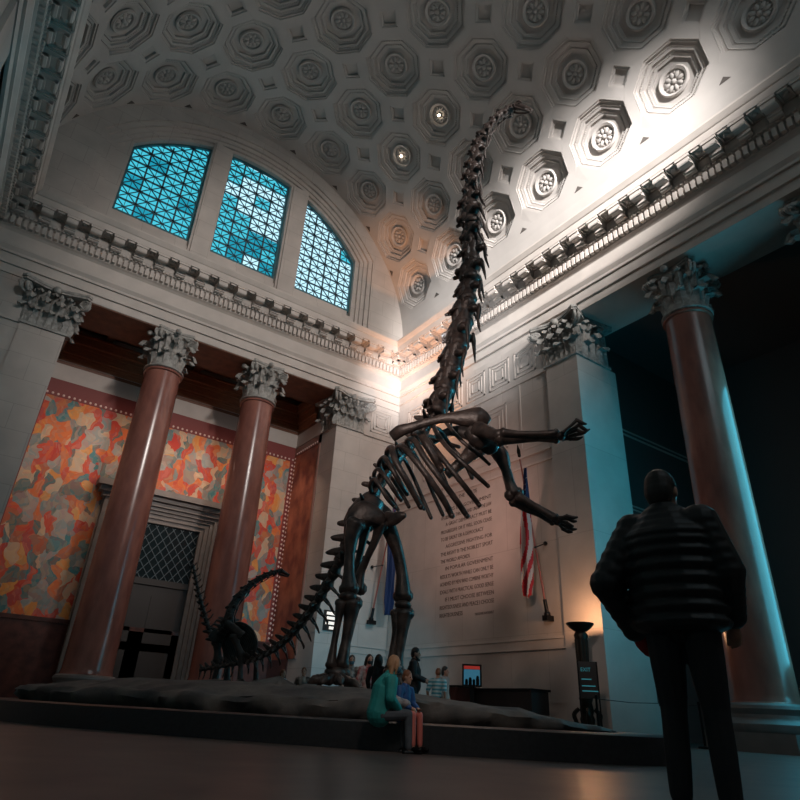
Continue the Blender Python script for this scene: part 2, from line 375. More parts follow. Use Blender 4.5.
# --- Corinthian capitals
def leaf(mb,c,ang,r0,z0,h,w,out,n=7):
    """an acanthus leaf: a bent, lobed strip that stands against the bell and curls over at its tip"""
    ca,sa=math.cos(ang),math.sin(ang); er=V((ca,sa,0)); et=V((-sa,ca,0)); vs=[]
    for i in range(n+1):
        t=i/n
        if t<.72: r=r0+.05*t+out*.35*t*t; z=z0+h*t/.8
        else:
            k=(t-.72)/.28; r=r0+.05*t+out*(.18+.82*math.sin(k*PI/2)); z=z0+h*(.9+.1*math.sin(k*PI*.6)-.28*k*k)
        ww=w*(.72+.28*math.sin(t*PI))*(1+.22*math.sin(t*PI*5.5))*(1-.45*max(0,t-.7)/.3)
        for s in (-1,-.5,0,.5,1):
            vs.append(V(c)+er*(r+.05*(1-abs(s))-.03*abs(s)+(.035 if s==0 else 0))+et*ww*s*.5+V((0,0,z-.03*abs(s)*h)))
    m=len(vs); back=[p-er*.045 for p in vs]
    fs=[(i*5+k,i*5+k+1,(i+1)*5+k+1,(i+1)*5+k) for i in range(n) for k in range(4)]
    fb=[tuple(m+q for q in reversed(f)) for f in fs]
    rim=[]
    for i in range(n): rim+=[(i*5,(i+1)*5,m+(i+1)*5,m+i*5),((i+1)*5+4,i*5+4,m+i*5+4,m+(i+1)*5+4)]
    rim+=[(n*5+k,n*5+k+1,m+n*5+k+1,m+n*5+k) for k in range(4)]
    mb.add(vs+back,fs+fb+rim)
def volute(mb,c,ang,r,z,rad=.17):
    ca,sa=math.cos(ang),math.sin(ang); er=V((ca,sa,0)); et=V((-sa,ca,0)); pts=[]; rs=[]
    for i in range(26):
        a=i/25*4.2*PI; q=rad*(1-.8*i/25)
        pts.append(V(c)+er*(r-.05+q*math.sin(a+1.2))+V((0,0,z+q*math.cos(a+1.2)))); rs.append(.055*(1-.35*i/25))
    stem=[V(c)+er*(r-.5)+V((0,0,z-.55)),V(c)+er*(r-.3)+V((0,0,z-.12))]
    mb.tube(stem+pts,[.05,.055]+rs,6)
def capital(mb,c,rb,h,square=False,faces=(0,1,2,3)):
    c=V(c)
    if not square:
        mb.lathe([(rb+.03,0),(rb+.09,.03),(rb+.09,.09),(rb,.13),(rb*.86,.4*h),(rb*.84,.7*h),(rb*1.0,.87*h)],c,36)
        for i in range(8): leaf(mb,c,2*PI*i/8+PI/8,rb-.1,.12,h*.38,rb*.52,.42)
        for i in range(8): leaf(mb,c,2*PI*i/8,rb-.12,.14,h*.66,rb*.5,.52)
        for i in range(4):
            volute(mb,c,PI/4+i*PI/2,rb*1.5,h*.78,.23); volute(mb,c,PI/4+i*PI/2+.14,rb*1.42,h*.78,.2); 
            for s in (-.14,.14): leaf(mb,c,PI/4+i*PI/2+s*2.4,rb-.02,h*.48,h*.36,rb*.4,.36)
            for s in (-1,1): volute(mb,c,i*PI/2+s*.2,rb*1.08,h*.78,.1)
            ca=i*PI/2; mb.ball(c+V((math.cos(ca)*rb*1.3,math.sin(ca)*rb*1.3,h*.92)),(.13,.13,.12),8)
        # abacus with concave sides
        poly=[]
        s=rb*1.52
        for i in range(4):
            a=PI/4+i*PI/2; p0=V((math.cos(a),math.sin(a)))*s; p1=V((math.cos(a+PI/2),math.sin(a+PI/2)))*s; nn=V((math.cos(a+PI/4),math.sin(a+PI/4)))
            tv=(p1-p0).normalized()
            for t in (.06,.25,.5,.75,.94):
                q=p0.lerp(p1,t)-nn*(.2*rb*math.sin(t*PI)); poly.append((q.x,q.y))
        mb.prism(poly,lambda u,v,d: c+V((u,v,d)),h*.885,h*.94); mb.prism([(x*1.05,y*1.05) for x,y in poly],lambda u,v,d: c+V((u,v,d)),h*.94,h)
    return mb
def flat_capital(mb,org,t,nv,w,h,ret=0):
    """capital of a square pier: org bottom centre of its front, t along the face, nv outwards, w width; ret = depth of the returns"""
    org=V(org); t=V(t); nv=V(nv); up=V((0,0,1)); ang=math.atan2(nv.y,nv.x)
    B=lambda u,d,z: org+t*u+nv*d+up*z
    def bx(u0,u1,d0,d1,z0,z1): mb.add([B(u,d,z) for u in (u0,u1) for d in (d0,d1) for z in (z0,z1)],[(0,1,3,2),(4,6,7,5),(0,4,5,1),(2,3,7,6),(0,2,6,4),(1,5,7,3)])
    bx(-w/2-.07,w/2+.07,-.3-ret,.08,0,.1); bx(-w/2+.04,w/2-.04,-.3-ret,-.05,.1,h*.88)
    n=3
    for i in range(n): leaf(mb,B(-w/2+w*(i+.5)/n,-.1,0),ang,0,.1,h*.38,w/n*1.05,.36)
    for i in range(n+1): leaf(mb,B(-w/2+w*i/n,-.1,0),ang,0,.12,h*.66,w/n*.95,.42)
    for i in range(n): leaf(mb,B(-w/2+w*(i+.5)/n,-.12,0),ang,.05,h*.5,h*.36,w/n*.7,.34)
    for sgn in (-1,1):
        cd=(t*sgn+nv).normalized(); a2=math.atan2(cd.y,cd.x)
        volute(mb,B(sgn*(w/2-.1),-.1,0),a2,.55,h*.78,.25); volute(mb,B(sgn*(w/2-.1),-.1,0),a2+.25,.5,h*.78,.2)
        leaf(mb,B(sgn*(w/2-.05),-.1,0),a2,0,h*.4,h*.4,w*.3,.46); leaf(mb,B(sgn*(w/2-.06),-.1,0),a2,0,.1,h*.42,w*.3,.4)
        volute(mb,B(sgn*w*.15,-.02,0),ang,.2,h*.78,.15)
        sa=math.atan2((t*sgn).y,(t*sgn).x)
        if ret:
            for k in range(4): leaf(mb,B(sgn*(w/2-.06),-.2-k*.42,0),sa,-.0,.1,h*(.38 if k%2 else .66),.44,.36)
            for k in range(3): leaf(mb,B(sgn*(w/2-.08),-.4-k*.42,0),sa,.05,h*.5,h*.36,.3,.32)
            volute(mb,B(sgn*(w/2-.05),-.7,0),sa,.2,h*.78,.15)
    mb.ball(B(0,.2,h*.92),(.17,.17,.15),8)
    poly=[(-w/2-.3,-.3-ret),(-w/2-.12,-.6),(-w/2-.42,.3),(-w/2-.28,.42),(-w*.3,.2),(0,.12),(w*.3,.2),(w/2+.28,.42),(w/2+.42,.3),(w/2+.12,-.6),(w/2+.3,-.3-ret)]
    mb.prism(poly,lambda u,v,d: B(u,v,d),h*.9,h*.945); mb.prism([(u*1.03,v+.03) for u,v in poly],lambda u,v,d: B(u,v,d),h*.945,h)
    return mb
ZB=12.22
# --- columns
def shaft_prof():
    pr=[(.86,1.02),(.82,1.05),(.80,1.12)]
    for i in range(13):
        t=i/12; pr.append((.78-.075*t-.02*t*t*t,1.2+(ZB-1.2-.12)*t))
    return pr+[(.75,ZB-.1),(.76,ZB-.06),(.71,ZB)]
col0=thing('column','red marble column with a carved capital, in front of the painted wall','column',(0,0,0),'red marble columns')
mb=MB().lathe(shaft_prof(),(0,0,0),40); mb.build('shaft',M['column'],col0,True,30)
mb=MB().cbox((0,0,.2),(2.1,2.1,.4)); mb.lathe([(1.03,.4),(1.08,.48),(1.08,.58),(1.0,.66),(.92,.7),(.9,.78),(.93,.84),(.97,.9),(.95,.97),(.86,1.02)],n=36); mb.build('base',M['doorstone'],col0,True)
capital(MB(),(0,0,ZB),.69,ZA-ZB).build('capital',M['capital'],col0,True,50)
col0.location=(-7.26,.5,0); col0['label']='red marble column on the end wall, right of the dark doorway, between mural halves'
dup(col0,(-11.4,.5,0),'red marble column on the end wall, left of the dark doorway')
dup(col0,(.95,-14.85,0),'red marble column in the dark opening of the right wall, nearest the pier')
dup(col0,(.95,-19.3,0),'red marble column at the far right edge, in the dark opening')
# --- end wall: piers, recess behind the columns
def pier(name,label,boxes,cap,m):
    t=thing(name,label,'pier',boxes[0][0],'stone piers with carved capitals'); mb=MB()
    for a,b in boxes: mb.box(a,b)
    mb.build('pier_shaft',m,t)
    if cap: flat_capital(MB(),*cap).build('capital',M['capital'],t,True,50)
    return t
pier('pier','pale stone pier with a carved capital on the end wall, behind the dinosaur tail',[((-3.5,0,0),(-2.0,2.1,ZB)),((-3.56,-.06,0),(-1.95,2.1,1.0)),((-3.53,-.03,3.15),(-1.97,.3,3.24))],((-2.8,.0,ZB),(1,0,0),(0,-1,0),1.38,ZA-ZB,1.6),M['wx'])
pier('pier','pale stone pier with a carved capital at the left end of the painted recess',[((-16.66,0,0),(-15.16,2.1,ZB)),((-16.7,-.06,0),(-15.1,2.1,1.0))],((-15.91,.0,ZB),(1,0,0),(0,-1,0),1.5,ZA-ZB,1.6),M['wx'])
pier('pier','tall pale pier with a carved capital at the right, its side lit blue',[((-.12,-11.2,0),(2.1,-9.77,ZB)),((-.2,-11.26,0),(2.1,-9.72,.95)),((-.16,-11.23,.95),(2.1,-9.74,1.02))],((-.12,-10.49,ZB),(0,-1,0),(-1,0,0),1.43,ZA-ZB,1.6),M['wy'])
pier('pier','pale pier beyond the columns of the right wall',[((-.12,-24.3,0),(2.1,-22.9,ZB)),((-.2,-24.3,0),(2.1,-22.85,.95))],((-.12,-23.6,ZB),(0,-1,0),(-1,0,0),1.4,ZA-ZB,1.6),M['wy'])
# walls between pier and corner, set back a little
mb=MB(); mb.box((-2.0,.06,0),(.5,2.1,14.0)); mb.box((-2.0,.02,0),(0,.2,.95)); mb.box((-2.0,.0,2.52),(0,.2,2.6)); mb.box((-2.0,.0,2.78),(0,.2,2.84)); mb.box((-2.0,-.03,ZB-.02),(0,.2,ZB+.1))
struct(mb.build('wall_corner_right',M['wx'])); mb=MB(); mb.box((-XW,.06,0),(-16.66,2.1,14.0)); mb.box((-XW,-.03,ZB-.02),(-16.66,.2,ZB+.1)); struct(mb.build('wall_corner_left',M['wx'])); mb=MB()
# the recess: side walls, back wall
mb.box((-3.5,2.1,0),(-3.0,4.05,14.9)); struct(mb.build('wall_recess_right',M['wx'])); mb=MB(); mb.box((-15.7,2.1,0),(-15.16,4.05,14.9)); struct(mb.build('wall_recess_left',M['wx'])); mb=MB()
mb.box((-15.7,4.06,0),(-3.0,4.4,14.9))
struct(mb.build('wall_recess_back',M['wx']))
def sqpanel(mb,B,u0,u1,z0,z1,ws=(.06,.06,.06),gap=.1):
    """nested square mouldings on a wall; B(u,d,z)"""
    for i,w in enumerate(ws):
        k=i*(w+gap); a0,a1,b0,b1=u0+k,u1-k,z0+k,z1-k
        for q in ((a0,a1,b0,b0+w),(a0,a1,b1-w,b1),(a0,a0+w,b0,b1),(a1-w,a1,b0,b1)):
            mb.add([B(u,d,z) for u in (q[0],q[1]) for d in (-.02,.035) for z in (q[2],q[3])],[(0,1,3,2),(4,6,7,5),(0,4,5,1),(2,3,7,6),(0,2,6,4),(1,5,7,3)])
mb=MB(); BE=lambda u,d,z: V((u,.06-d,z))
sqpanel(mb,BE,-1.62,-.42,12.5,13.72); struct(mb.build('trim_6',M['stone']))
# recess trim: painted-wood ceiling, soffit, cornice, pale band, dado
mb=MB(); mb.box((-15.3,2.1,14.9),(-3.3,4.2,15.1))
for x in (-13.35,-9.33,-5.3): mb.box((x-.15,2.1,14.6),(x+.15,4.1,14.95))
mb.box((-15.3,1.95,14.0),(-3.3,2.2,15.0)); mb.box((-15.2,.04,13.96),(-3.4,2.12,14.02))
struct(mb.build('ceiling_recess',M['wood']))
mb=MB()
pr=[(.0,13.15),(.06,13.2),(.08,13.45),(.2,13.55),(.24,13.9),(.4,14.05),(.45,14.4),(.0,14.5)]
for i,(o,z) in enumerate(pr[:-1]):
    o2,z2=pr[i+1]
    if z2>z+.01:
        mb.box((-15.2,4.1-max(o,.02),z),(-3.46,4.1,z2)); mb.box((-3.5-max(o,.02),2.1,z),(-3.46,4.1,z2)); mb.box((-15.2,2.1,z),(-15.16+max(o,.02),4.1,z2))
struct(mb.build('trim_7',M['woodlight']))
mb=MB(); mb.box((-15.2,4.01,12.36),(-3.46,4.08,13.0)); mb.box((-3.54,1.3,12.36),(-3.46,4.1,13.0)); mb.box((-15.2,3.97,12.26),(-3.46,4.08,12.36)); mb.box((-3.57,1.3,12.26),(-3.46,4.1,12.36)); struct(mb.build('trim_8',M['stone']))
mb=MB(); mb.box((-15.2,4.0,13.0),(-3.46,4.07,13.15)); mb.box((-3.53,2.1,13.0),(-3.46,4.1,13.15)); struct(mb.build('trim_9',M['wood']))
mb=MB(); mb.box((-15.2,3.98,0),(-3.46,4.08,2.9)); mb.box((-15.2,3.94,2.8),(-3.46,4.08,2.95)); mb.box((-3.55,2.1,0),(-3.46,4.1,2.9)); struct(mb.build('baseboard_back',M['dado']))
# --- murals (a plain stand-in: soft patches of the same colours)
def mural_mat(name,cols,scale,dist=.5):
    m=bpy.data.materials.new(name); m.use_nodes=True; n=m.node_tree.nodes; l=m.node_tree.links; b=n['Principled BSDF']; b.inputs['Roughness'].default_value=.7
    tc=n.new('ShaderNodeTexCoord'); nz=n.new('ShaderNodeTexNoise'); nz.inputs['Scale'].default_value=1.6; l.new(tc.outputs['Object'],nz.inputs['Vector'])
    ad=n.new('ShaderNodeVectorMath'); ad.operation='MULTIPLY_ADD'; ad.inputs[1].default_value=(dist,dist,dist); l.new(nz.outputs['Color'],ad.inputs[0]); l.new(tc.outputs['Object'],ad.inputs[2])
    mp=n.new('ShaderNodeMapping'); mp.inputs['Scale'].default_value=(1.25,.001,.8); l.new(ad.outputs[0],mp.inputs[0])
    vo=n.new('ShaderNodeTexVoronoi'); vo.inputs['Scale'].default_value=scale; l.new(mp.outputs[0],vo.inputs['Vector'])
    sp=n.new('ShaderNodeSeparateColor'); l.new(vo.outputs['Color'],sp.inputs[0])
    rp=n.new('ShaderNodeValToRGB'); rp.color_ramp.interpolation='CONSTANT'; e=rp.color_ramp.elements
    for i,c in enumerate(cols):
        q=e[i] if i<2 else e.new(i/len(cols)); q.position=i/len(cols); q.color=(*c,1)
    l.new(sp.outputs[0],rp.inputs[0])
    vo2=n.new('ShaderNodeTexVoronoi'); vo2.inputs['Scale'].default_value=scale*2.7; l.new(mp.outputs[0],vo2.inputs['Vector']); sp2=n.new('ShaderNodeSeparateColor'); l.new(vo2.outputs['Color'],sp2.inputs[0])
    rp2=n.new('ShaderNodeValToRGB'); rp2.color_ramp.interpolation='CONSTANT'; e=rp2.color_ramp.elements
    for i,c in enumerate(cols[::-1]):
        q=e[i] if i<2 else e.new(i/len(cols)); q.position=i/len(cols); q.color=(*c,1)
    l.new(sp2.outputs[1],rp2.inputs[0])
    mx=n.new('ShaderNodeMixRGB'); mx.inputs[0].default_value=.22; l.new(rp.outputs[0],mx.inputs[1]); l.new(rp2.outputs[0],mx.inputs[2]); l.new(mx.outputs[0],b.inputs['Base Color'])
    return m
MC=[(.60,.07,.035),(.68,.30,.07),(.22,.25,.24),(.05,.20,.22),(.52,.045,.03),(.58,.42,.28),(.33,.33,.31),(.66,.17,.045),(.10,.15,.14),(.45,.13,.06)]
mur=mural_mat('mural_paint',MC,2.5,.8)
t=thing('mural','large orange, red and teal mural around the dark doorway behind the columns','mural',(XC,4.0,3))
fm=lambda u,v,d: V((u,4.05-d,v))
Lm=[(-15.0,2.95),(-11.85,2.95),(-11.85,8.5),(-6.85,8.5),(-6.85,2.95),(-3.78,2.95),(-3.78,11.5),(-15.0,11.5)]
MB().prism(Lm,fm,.0,.05).build('painting',mur,t)
bd=MB(); dt=MB()
for q in ((-15.16,11.5,-3.5,12.26),(-3.78,2.95,-3.5,11.5),(-15.16,2.95,-15.0,11.5)): bd.box((q[0],3.98,q[1]),(q[2],4.05,q[3]))
bd.build('mural_border',mat('dark_red_border',(.2,.035,.03),.6),t)
x=-15.0
while x<-3.6: dt.ball((x,3.97,11.6),(.05,.03,.055),6); x+=.21
z=3.1
while z<11.5: dt.ball((-3.66,3.97,z),(.05,.03,.055),6); z+=.21
dt.build('border_dots',mat('pale_border_dots',(.75,.55,.5),.6),t)
t=thing('mural','dark red veined panel on the side wall of the recess, right of the columns','mural',(-3.5,2.2,3))
MB().box((-3.56,1.5,2.2),(-3.49,3.98,11.75)).build('panel',M['redmarble'],t)
bb=MB(); bb.box((-3.58,1.36,2.2),(-3.49,1.5,12.2)); bb.box((-3.58,1.36,11.75),(-3.49,4.0,12.2)); bb.build('panel_border',mat('panel_border_stone',(.25,.13,.1),.5),t)
d3=MB(); z=2.4
while z<11.7: d3.ball((-3.59,3.85,z),(.03,.05,.055),6); z+=.21
y=1.6
while y<3.9: d3.ball((-3.59,y,11.86),(.03,.05,.055),6); y+=.21
d3.build('border_dots',bpy.data.materials['pale_border_dots'],t)
# --- the doorway in the recess
t=bpy.data.objects.new('door_1',None); C.objects.link(t); t.location=(XC,3.9,0); struct(t)
mb=MB(); dl=[(XC-2.42,0),(XC+2.42,0),(XC+2.42,7.75),(XC-2.42,7.75)]
fd=lambda u,v,d: V((u,4.05-d,v))
for k,(hw,ht,d0,d1) in enumerate(((1.7,7.1,0,.14),(1.88,7.28,.14,.2),(2.06,7.46,.2,.26),(2.22,7.6,.26,.34))):
    mb.plate([[(XC-2.46,.0),(XC-hw,0),(XC-hw,ht),(XC+hw,ht),(XC+hw,0),(XC+2.46,0),(XC+2.46,7.75),(XC-2.46,7.75)]],fd,d0,d1)
mb.box((XC-2.6,3.62,7.75),(XC+2.6,4.05,7.95)); mb.box((XC-2.75,3.5,7.95),(XC+2.75,4.05,8.15)); mb.box((XC-2.9,3.35,8.15),(XC+2.9,4.05,8.4))
mb.build('door_frame',M['doorstone'],t)
mb=MB(); mb.box((XC-1.7,3.98,0),(XC+1.7,4.04,4.6)); 
for x0 in (-1.6,.08):
    for z0 in (.3,2.4): mb.box((XC+x0+.2,3.94,z0),(XC+x0+1.32,3.98,z0+1.8))
mb.box((XC-1.7,3.9,4.6),(XC+1.7,4.04,4.85)); mb.build('door_leaf',M['doorwood'],t)
mb=MB(); mb.box((XC-1.7,4.0,4.85),(XC+1.7,4.04,7.1)); mb.build('transom_glass',mat('dark_transom_glass',(.01,.02,.025),.12),t)
mb=MB()
for i in range(-4,14):
    for s in (1,-1):
        x0=-1.7+i*.36; pts=[]
        zs=[4.85+.1*q for q in range(23)]
        seg=[(x0+s*(z-4.85)*.75+(0 if s>0 else 1.0),z) for z in zs]; seg=[q for q in seg if -1.68<q[0]<1.68]
        if len(seg)>2: mb.tube([V((XC+q[0],3.97,q[1])) for q in (seg[0],seg[-1])],.016,5)
mb.build('transom_grille',mat('blue_grey_grille',(.12,.17,.2),.5),t)
# --- right wall with the inscription
mb=MB()
mb.box((.0,-9.77,0),(.5,.0,14.0)); mb.box((.0,-9.8,ZB-.02),(-.06,.0,ZB+.09)); mb.box((.0,-9.8,ZB+.09),(-.03,0,ZB+.16))
wall_right=struct(mb.build('wall_right',M['wy'])); mb=MB(); mb.box((0,-YL,0),(.5,-24.3,14.0)); struct(mb.build('wall_right_far',M['wy']))
mb=MB(); BR=lambda u,d,z: V((-d,u,z))
for i in range(6): sqpanel(mb,BR,-9.18+i*1.44-.0,-8.11+i*1.44+.08,12.52,13.72,(.06,.05,.05),.12)
for z0,z1,d in ((9.34,9.42,.05),(9.06,9.16,.07),(8.66,8.75,.05)): mb.box((0,-9.78,z0),(-d,-.1,z1))
mb.box((0,-9.78,9.16),(-.035,-.1,9.34))
for u in (-8.27,-1.4): mb.box((0,u-.035,9.42),(-.03,u+.035,ZB))
mb.box((0,-9.77,2.5),(-.02,-9.69,ZB)); 
for i,(w,g) in enumerate(((.05,0),(.04,.2),(.04,.4))):
    a0,a1,b0,b1=-7.52+g,-2.2-g,9.75+g,11.7-g
    for q in ((a0,a1,b0,b0+w),(a0,a1,b1-w,b1),(a0,a0+w,b0,b1),(a1-w,a1,b0,b1)): mb.box((0,q[0],q[2]),(-.03,q[1],q[3]))
struct(mb.build('trim_10',M['stone']))
mb=MB(); mb.box((0,-9.78,2.42),(-.07,0,2.5)); mb.box((0,-9.78,2.5),(-.04,0,2.72)); mb.box((0,-9.78,2.72),(-.08,0,2.8))
mb.box((0,-9.78,0),(-.06,0,.9)); mb.box((0,-9.78,.9),(-.1,0,1.0)); struct(mb.build('baseboard_right',M['stone']))
# --- beyond the right opening: a dim side hall
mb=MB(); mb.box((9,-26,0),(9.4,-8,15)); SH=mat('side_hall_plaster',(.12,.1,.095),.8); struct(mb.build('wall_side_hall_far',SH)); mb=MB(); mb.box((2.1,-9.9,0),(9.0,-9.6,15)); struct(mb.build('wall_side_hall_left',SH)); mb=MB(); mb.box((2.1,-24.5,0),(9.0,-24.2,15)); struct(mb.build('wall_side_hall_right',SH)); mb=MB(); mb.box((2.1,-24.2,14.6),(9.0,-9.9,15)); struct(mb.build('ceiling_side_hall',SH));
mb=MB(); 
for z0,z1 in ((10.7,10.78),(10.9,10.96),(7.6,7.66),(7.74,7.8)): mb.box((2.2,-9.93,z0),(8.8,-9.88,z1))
struct(mb.build('trim_11',M['stone']))
# --- the other walls of the hall
mb=MB(); mb.box((-XW-.5,-YL,0),(-XW,0.,17.75)); 
for y in (-2.75,-10.49,-23.6,-31.4): mb.box((-XW,y-.75,0),(-XW+.12,y+.75,14.0))
mb.box((-XW,-YL,12.2),(-XW+.06,0,12.36)); struct(mb.build('wall_left',M['wy']))
mb,fn2,outer2=lunette(-1,-YL); mb.plate([outer2]+[winloop(a,b,18.72) for a,b in HW],fn2,.42,.6); mb.box((-XW-1,-YL-.6,0),(1,-YL,17.4)); struct(mb.build('wall_front',M['wx']))
for wi,(a,b) in enumerate(HW):  # unseen glowing windows, added to account for the daylight lamps
    t=bpy.data.objects.new('window_%d'%(wi+4),None); C.objects.link(t); t.location=((a+b)/2,-YL-.5,18.72); struct(t)
    p=MB(); p.plate([winloop(a-.03,b+.03,18.7,7.62)],fn2,.56,.58); p.build('pane',GL[2],t)
    g=MB()
    for i in range(1,4): g.box((a+(b-a)*i/4-.05,-YL-.55,18.72),(a+(b-a)*i/4+.05,-YL-.5,22.2))
    for z in range(5): g.box((a,-YL-.55,19.4+z*.78),(b,-YL-.5,19.5+z*.78))
    g.build('glazing_bars',M['leadbar'],t)
# ------------------------------------------------------------------ the rock platform
VD=V((math.sin(YAW),math.cos(YAW),0)); PR=V((math.cos(YAW),-math.sin(YAW),0)); C2=V((CAM.x,CAM.y,0))
def pol(lat,dep): return C2+PR*lat+VD*dep
def plat_pt(a,r,z):
    # an oval slab; its long axis comes nearer at the right-hand end
    lx=-1.9; dx=12.15; ha=5.3; hb=2.85
    ca,sa=math.cos(a),math.sin(a)
    e=2.5; k=(abs(ca)**e+abs(sa)**e)**(-1/e)
    l=lx+ha*k*ca*r*.96-hb*k*sa*r*.34*0; d=dx+hb*k*sa*r-ha*k*ca*r*.36*1.0
    q=pol(l,d); 
    return V((q.x,q.y,z))
def rim_z(a):
    ca=math.cos(a); return .53-.28*max(0,(ca-.55)/.45)**1.6
mb=MB(); NA=260; rows=[]
prof=[(1.0,-.02),(.99,.1),(.955,.22),(.945,.36),(.975,.52),(1.0,.68),(1.012,.84),(1.0,.95),(.98,1.0)]
for i,(r,zf) in enumerate(prof): rows.append([(r,rim_z(2*PI*k/NA)*zf) for k in range(NA)])
for r in (.95,.9,.84,.76,.66,.54,.4,.26,.12): rows.append([(r,rim_z(2*PI*k/NA)*1.0+.26*(1-r)**.6*(1.0)*min(1,(1-r)*4)) for k in range(NA)])
vs=[]
for i,row in enumerate(rows):
    for k,(r,z) in enumerate(row):
        a=2*PI*k/NA; p=plat_pt(a,r,z); nz=noise.fractal(V((p.x*.9,p.y*.9,z*1.5)),1,2,5); nz2=noise.fractal(V((p.x*2.5,p.y*2.5,z*4+7)),1,2,4)
        if i<9: 
            o=(p-plat_pt(a,0,z)).normalized(); nz3=noise.fractal(V((p.x*6,p.y*6,z*9)),1,2,3); p=p+o*(.2*nz+.11*nz2+.05*nz3)*(1 if i>0 else .4); p.z+=.05*nz+.03*nz2 if i>1 else 0
        else: nz3=noise.fractal(V((p.x*6,p.y*6,3)),1,2,3); p.z+=.05*nz+.04*nz2+.025*nz3
        vs.append(p)
n=len(rows); vs.append(plat_pt(0,0,.9))
mb.add(vs,[(i*NA+k,i*NA+(k+1)%NA,(i+1)*NA+(k+1)%NA,(i+1)*NA+k) for i in range(n-1) for k in range(NA)]+[((n-1)*NA+k,(n-1)*NA+(k+1)%NA,len(vs)-1) for k in range(NA)])
o=mb.build('rock_platform',M['rock'],None,True,60); tag(o,'low dark rock platform under the two dinosaur skeletons','platform')
import mathutils
from mathutils.bvhtree import BVHTree
PB=BVHTree.FromPolygons([v.co.copy() for v in o.data.vertices],[tuple(p.vertices) for p in o.data.polygons])
def ground(x,y):
    h=PB.ray_cast(V((x,y,5)),V((0,0,-1))); return h[0].z if h[0] else 0.
mb=MB(); 
def kerb_loop(r): return [plat_pt(2*PI*k/90,r,0) for k in range(90)]
vs=[]
for r,z in ((1.17,0),(1.17,.29),(1.155,.31),(1.02,.31),(1.0,.28),(1.0,0)): vs+=[V((p.x,p.y,z)) for p in kerb_loop(r)]
mb.add(vs,[(i*90+k,i*90+(k+1)%90,(i+1)*90+(k+1)%90,(i+1)*90+k) for i in range(5) for k in range(90)])
o=mb.build('platform_kerb',M['kerb'],None,True,30); tag(o,'low dark stone kerb running round the foot of the rock platform','kerb')
# ------------------------------------------------------------------ bones
def frame(p,q,dors):
    x=(q-p).normalized(); z=(dors-x*dors.dot(x)).normalized(); y=z.cross(x)
    m=Matrix((x,y,z)).transposed().to_4x4(); m.translation=(p+q)/2; return m
def vertebra_mesh(kind,seed):
    r=random.Random(seed); j=lambda a,s=.12: a*(1+r.uniform(-s,s)); mb=MB(); T=lambda pts,rad,**k: mb.spline(pts,rad,k.pop('n',7),3,**k)
    if kind=='neck':
        T([(-.56,0,-.05),(-.42,0,-.05),(-.05,0,-.02),(.36,0,-.04),(.5,0,-.04),(.58,0,-.04)],[.34,.4,.31,.36,.32,.16],n=9)
        T([(-.45,0,.14),(-.05,0,.24),(.4,0,.16)],[.24,.25,.2])                                   # neural arch
        for s in (1,-1):
            T([(-.05,s*.06,.25),(-.18,s*.11,j(.44)),(-.28,s*.14,j(.58))],[.17,.15,.08],flat=.6)      # split spine
            T([(.25,s*.14,.12),(.5,s*.2,.2),(.66,s*.2,.24)],[.1,.1,.05]); T([(-.3,s*.16,.14),(-.55,s*.22,.28)],[.11,.06])
            T([(.05,s*.15,-.1),(.08,s*.36,j(-.22)),(.05,s*.42,-.36)],[.18,.17,.12])                  # transverse process
            T([(.3,s*.38,-.36),(.05,s*.43,-.4),(-.4,s*.44,j(-.46)),(-.85,s*.46,j(-.58))],[.07,.13,.08,.03],flat=.7)  # cervical rib
            T([(.15,s*.2,-.2),(.0,s*.22,-.05),(-.3,s*.22,.05)],[.07,.09,.06])
    elif kind=='back':
        T([(-.55,0,0),(-.45,0,0),(0,0,.02),(.45,0,0),(.55,0,0)],[.28,.34,.24,.34,.28],n=10)
        T([(-.1,0,.25),(-.05,0,.6),(-.12,0,j(1.0)),(-.14,0,1.22)],[.26,.17,.13,.05],flat=.5,ref=(0,1,0))
        for s in (1,-1):
            T([(0,s*.1,.42),(-.02,s*.5,.56),(-.04,s*.74,.62)],[.18,.13,.08],flat=.6,ref=(1,0,0)); T([(.3,s*.1,.36),(.55,s*.16,.42)],[.11,.07]); T([(-.3,s*.12,.42),(-.55,s*.14,.4)],[.11,.07])
            T([(0,s*.25,.05),(.02,s*.34,.32),(0,s*.3,.5)],[.07,.08,.06])
    else:
        T([(-.5,0,0),(-.42,0,0),(0,0,.02),(.42,0,0),(.5,0,0)],[.3,.36,.26,.36,.3],n=9)
        T([(-.05,0,.2),(-.2,0,.55),(-.38,0,j(.85)),(-.44,0,.98)],[.34,.24,.15,.05],flat=.5,ref=(0,1,0))
        for s in (1,-1): T([(0,s*.2,.05),(-.05,s*.6,j(.02,.3)),(-.08,s*.78,.0)],[.17,.12,.06],flat=.6,ref=(1,0,0)); T([(.3,s*.12,.28),(.56,s*.14,.34)],[.1,.05])
        for s in (1,-1): T([(-.45,s*.14,-.25),(-.56,s*.1,-.6),(-.62,0,-.85)],[.08,.08,.08])
        T([(-.6,0,-.8),(-.74,0,j(-1.15)),(-.95,0,-1.4)],[.1,.11,.05],flat=.6,ref=(0,1,0))
    return mb
VM={}
def vmesh(kind,i,material):
    key=(kind,i%3,material.name)
    if key not in VM:
        o=vertebra_mesh(kind,i%3+5).build(kind+'_vertebra',material,None,True,70); VM[key]=o.data; bpy.data.objects.remove(o)
    return VM[key]
def place_v(name,kind,i,m4,sc3,parent,material):
    o=bpy.data.objects.new(name,vmesh(kind,i,material)); C.objects.link(o); o.matrix_world=m4@Matrix.Diagonal((*sc3,1)); bm_=o.matrix_basis.copy(); adopt(o,parent); return o
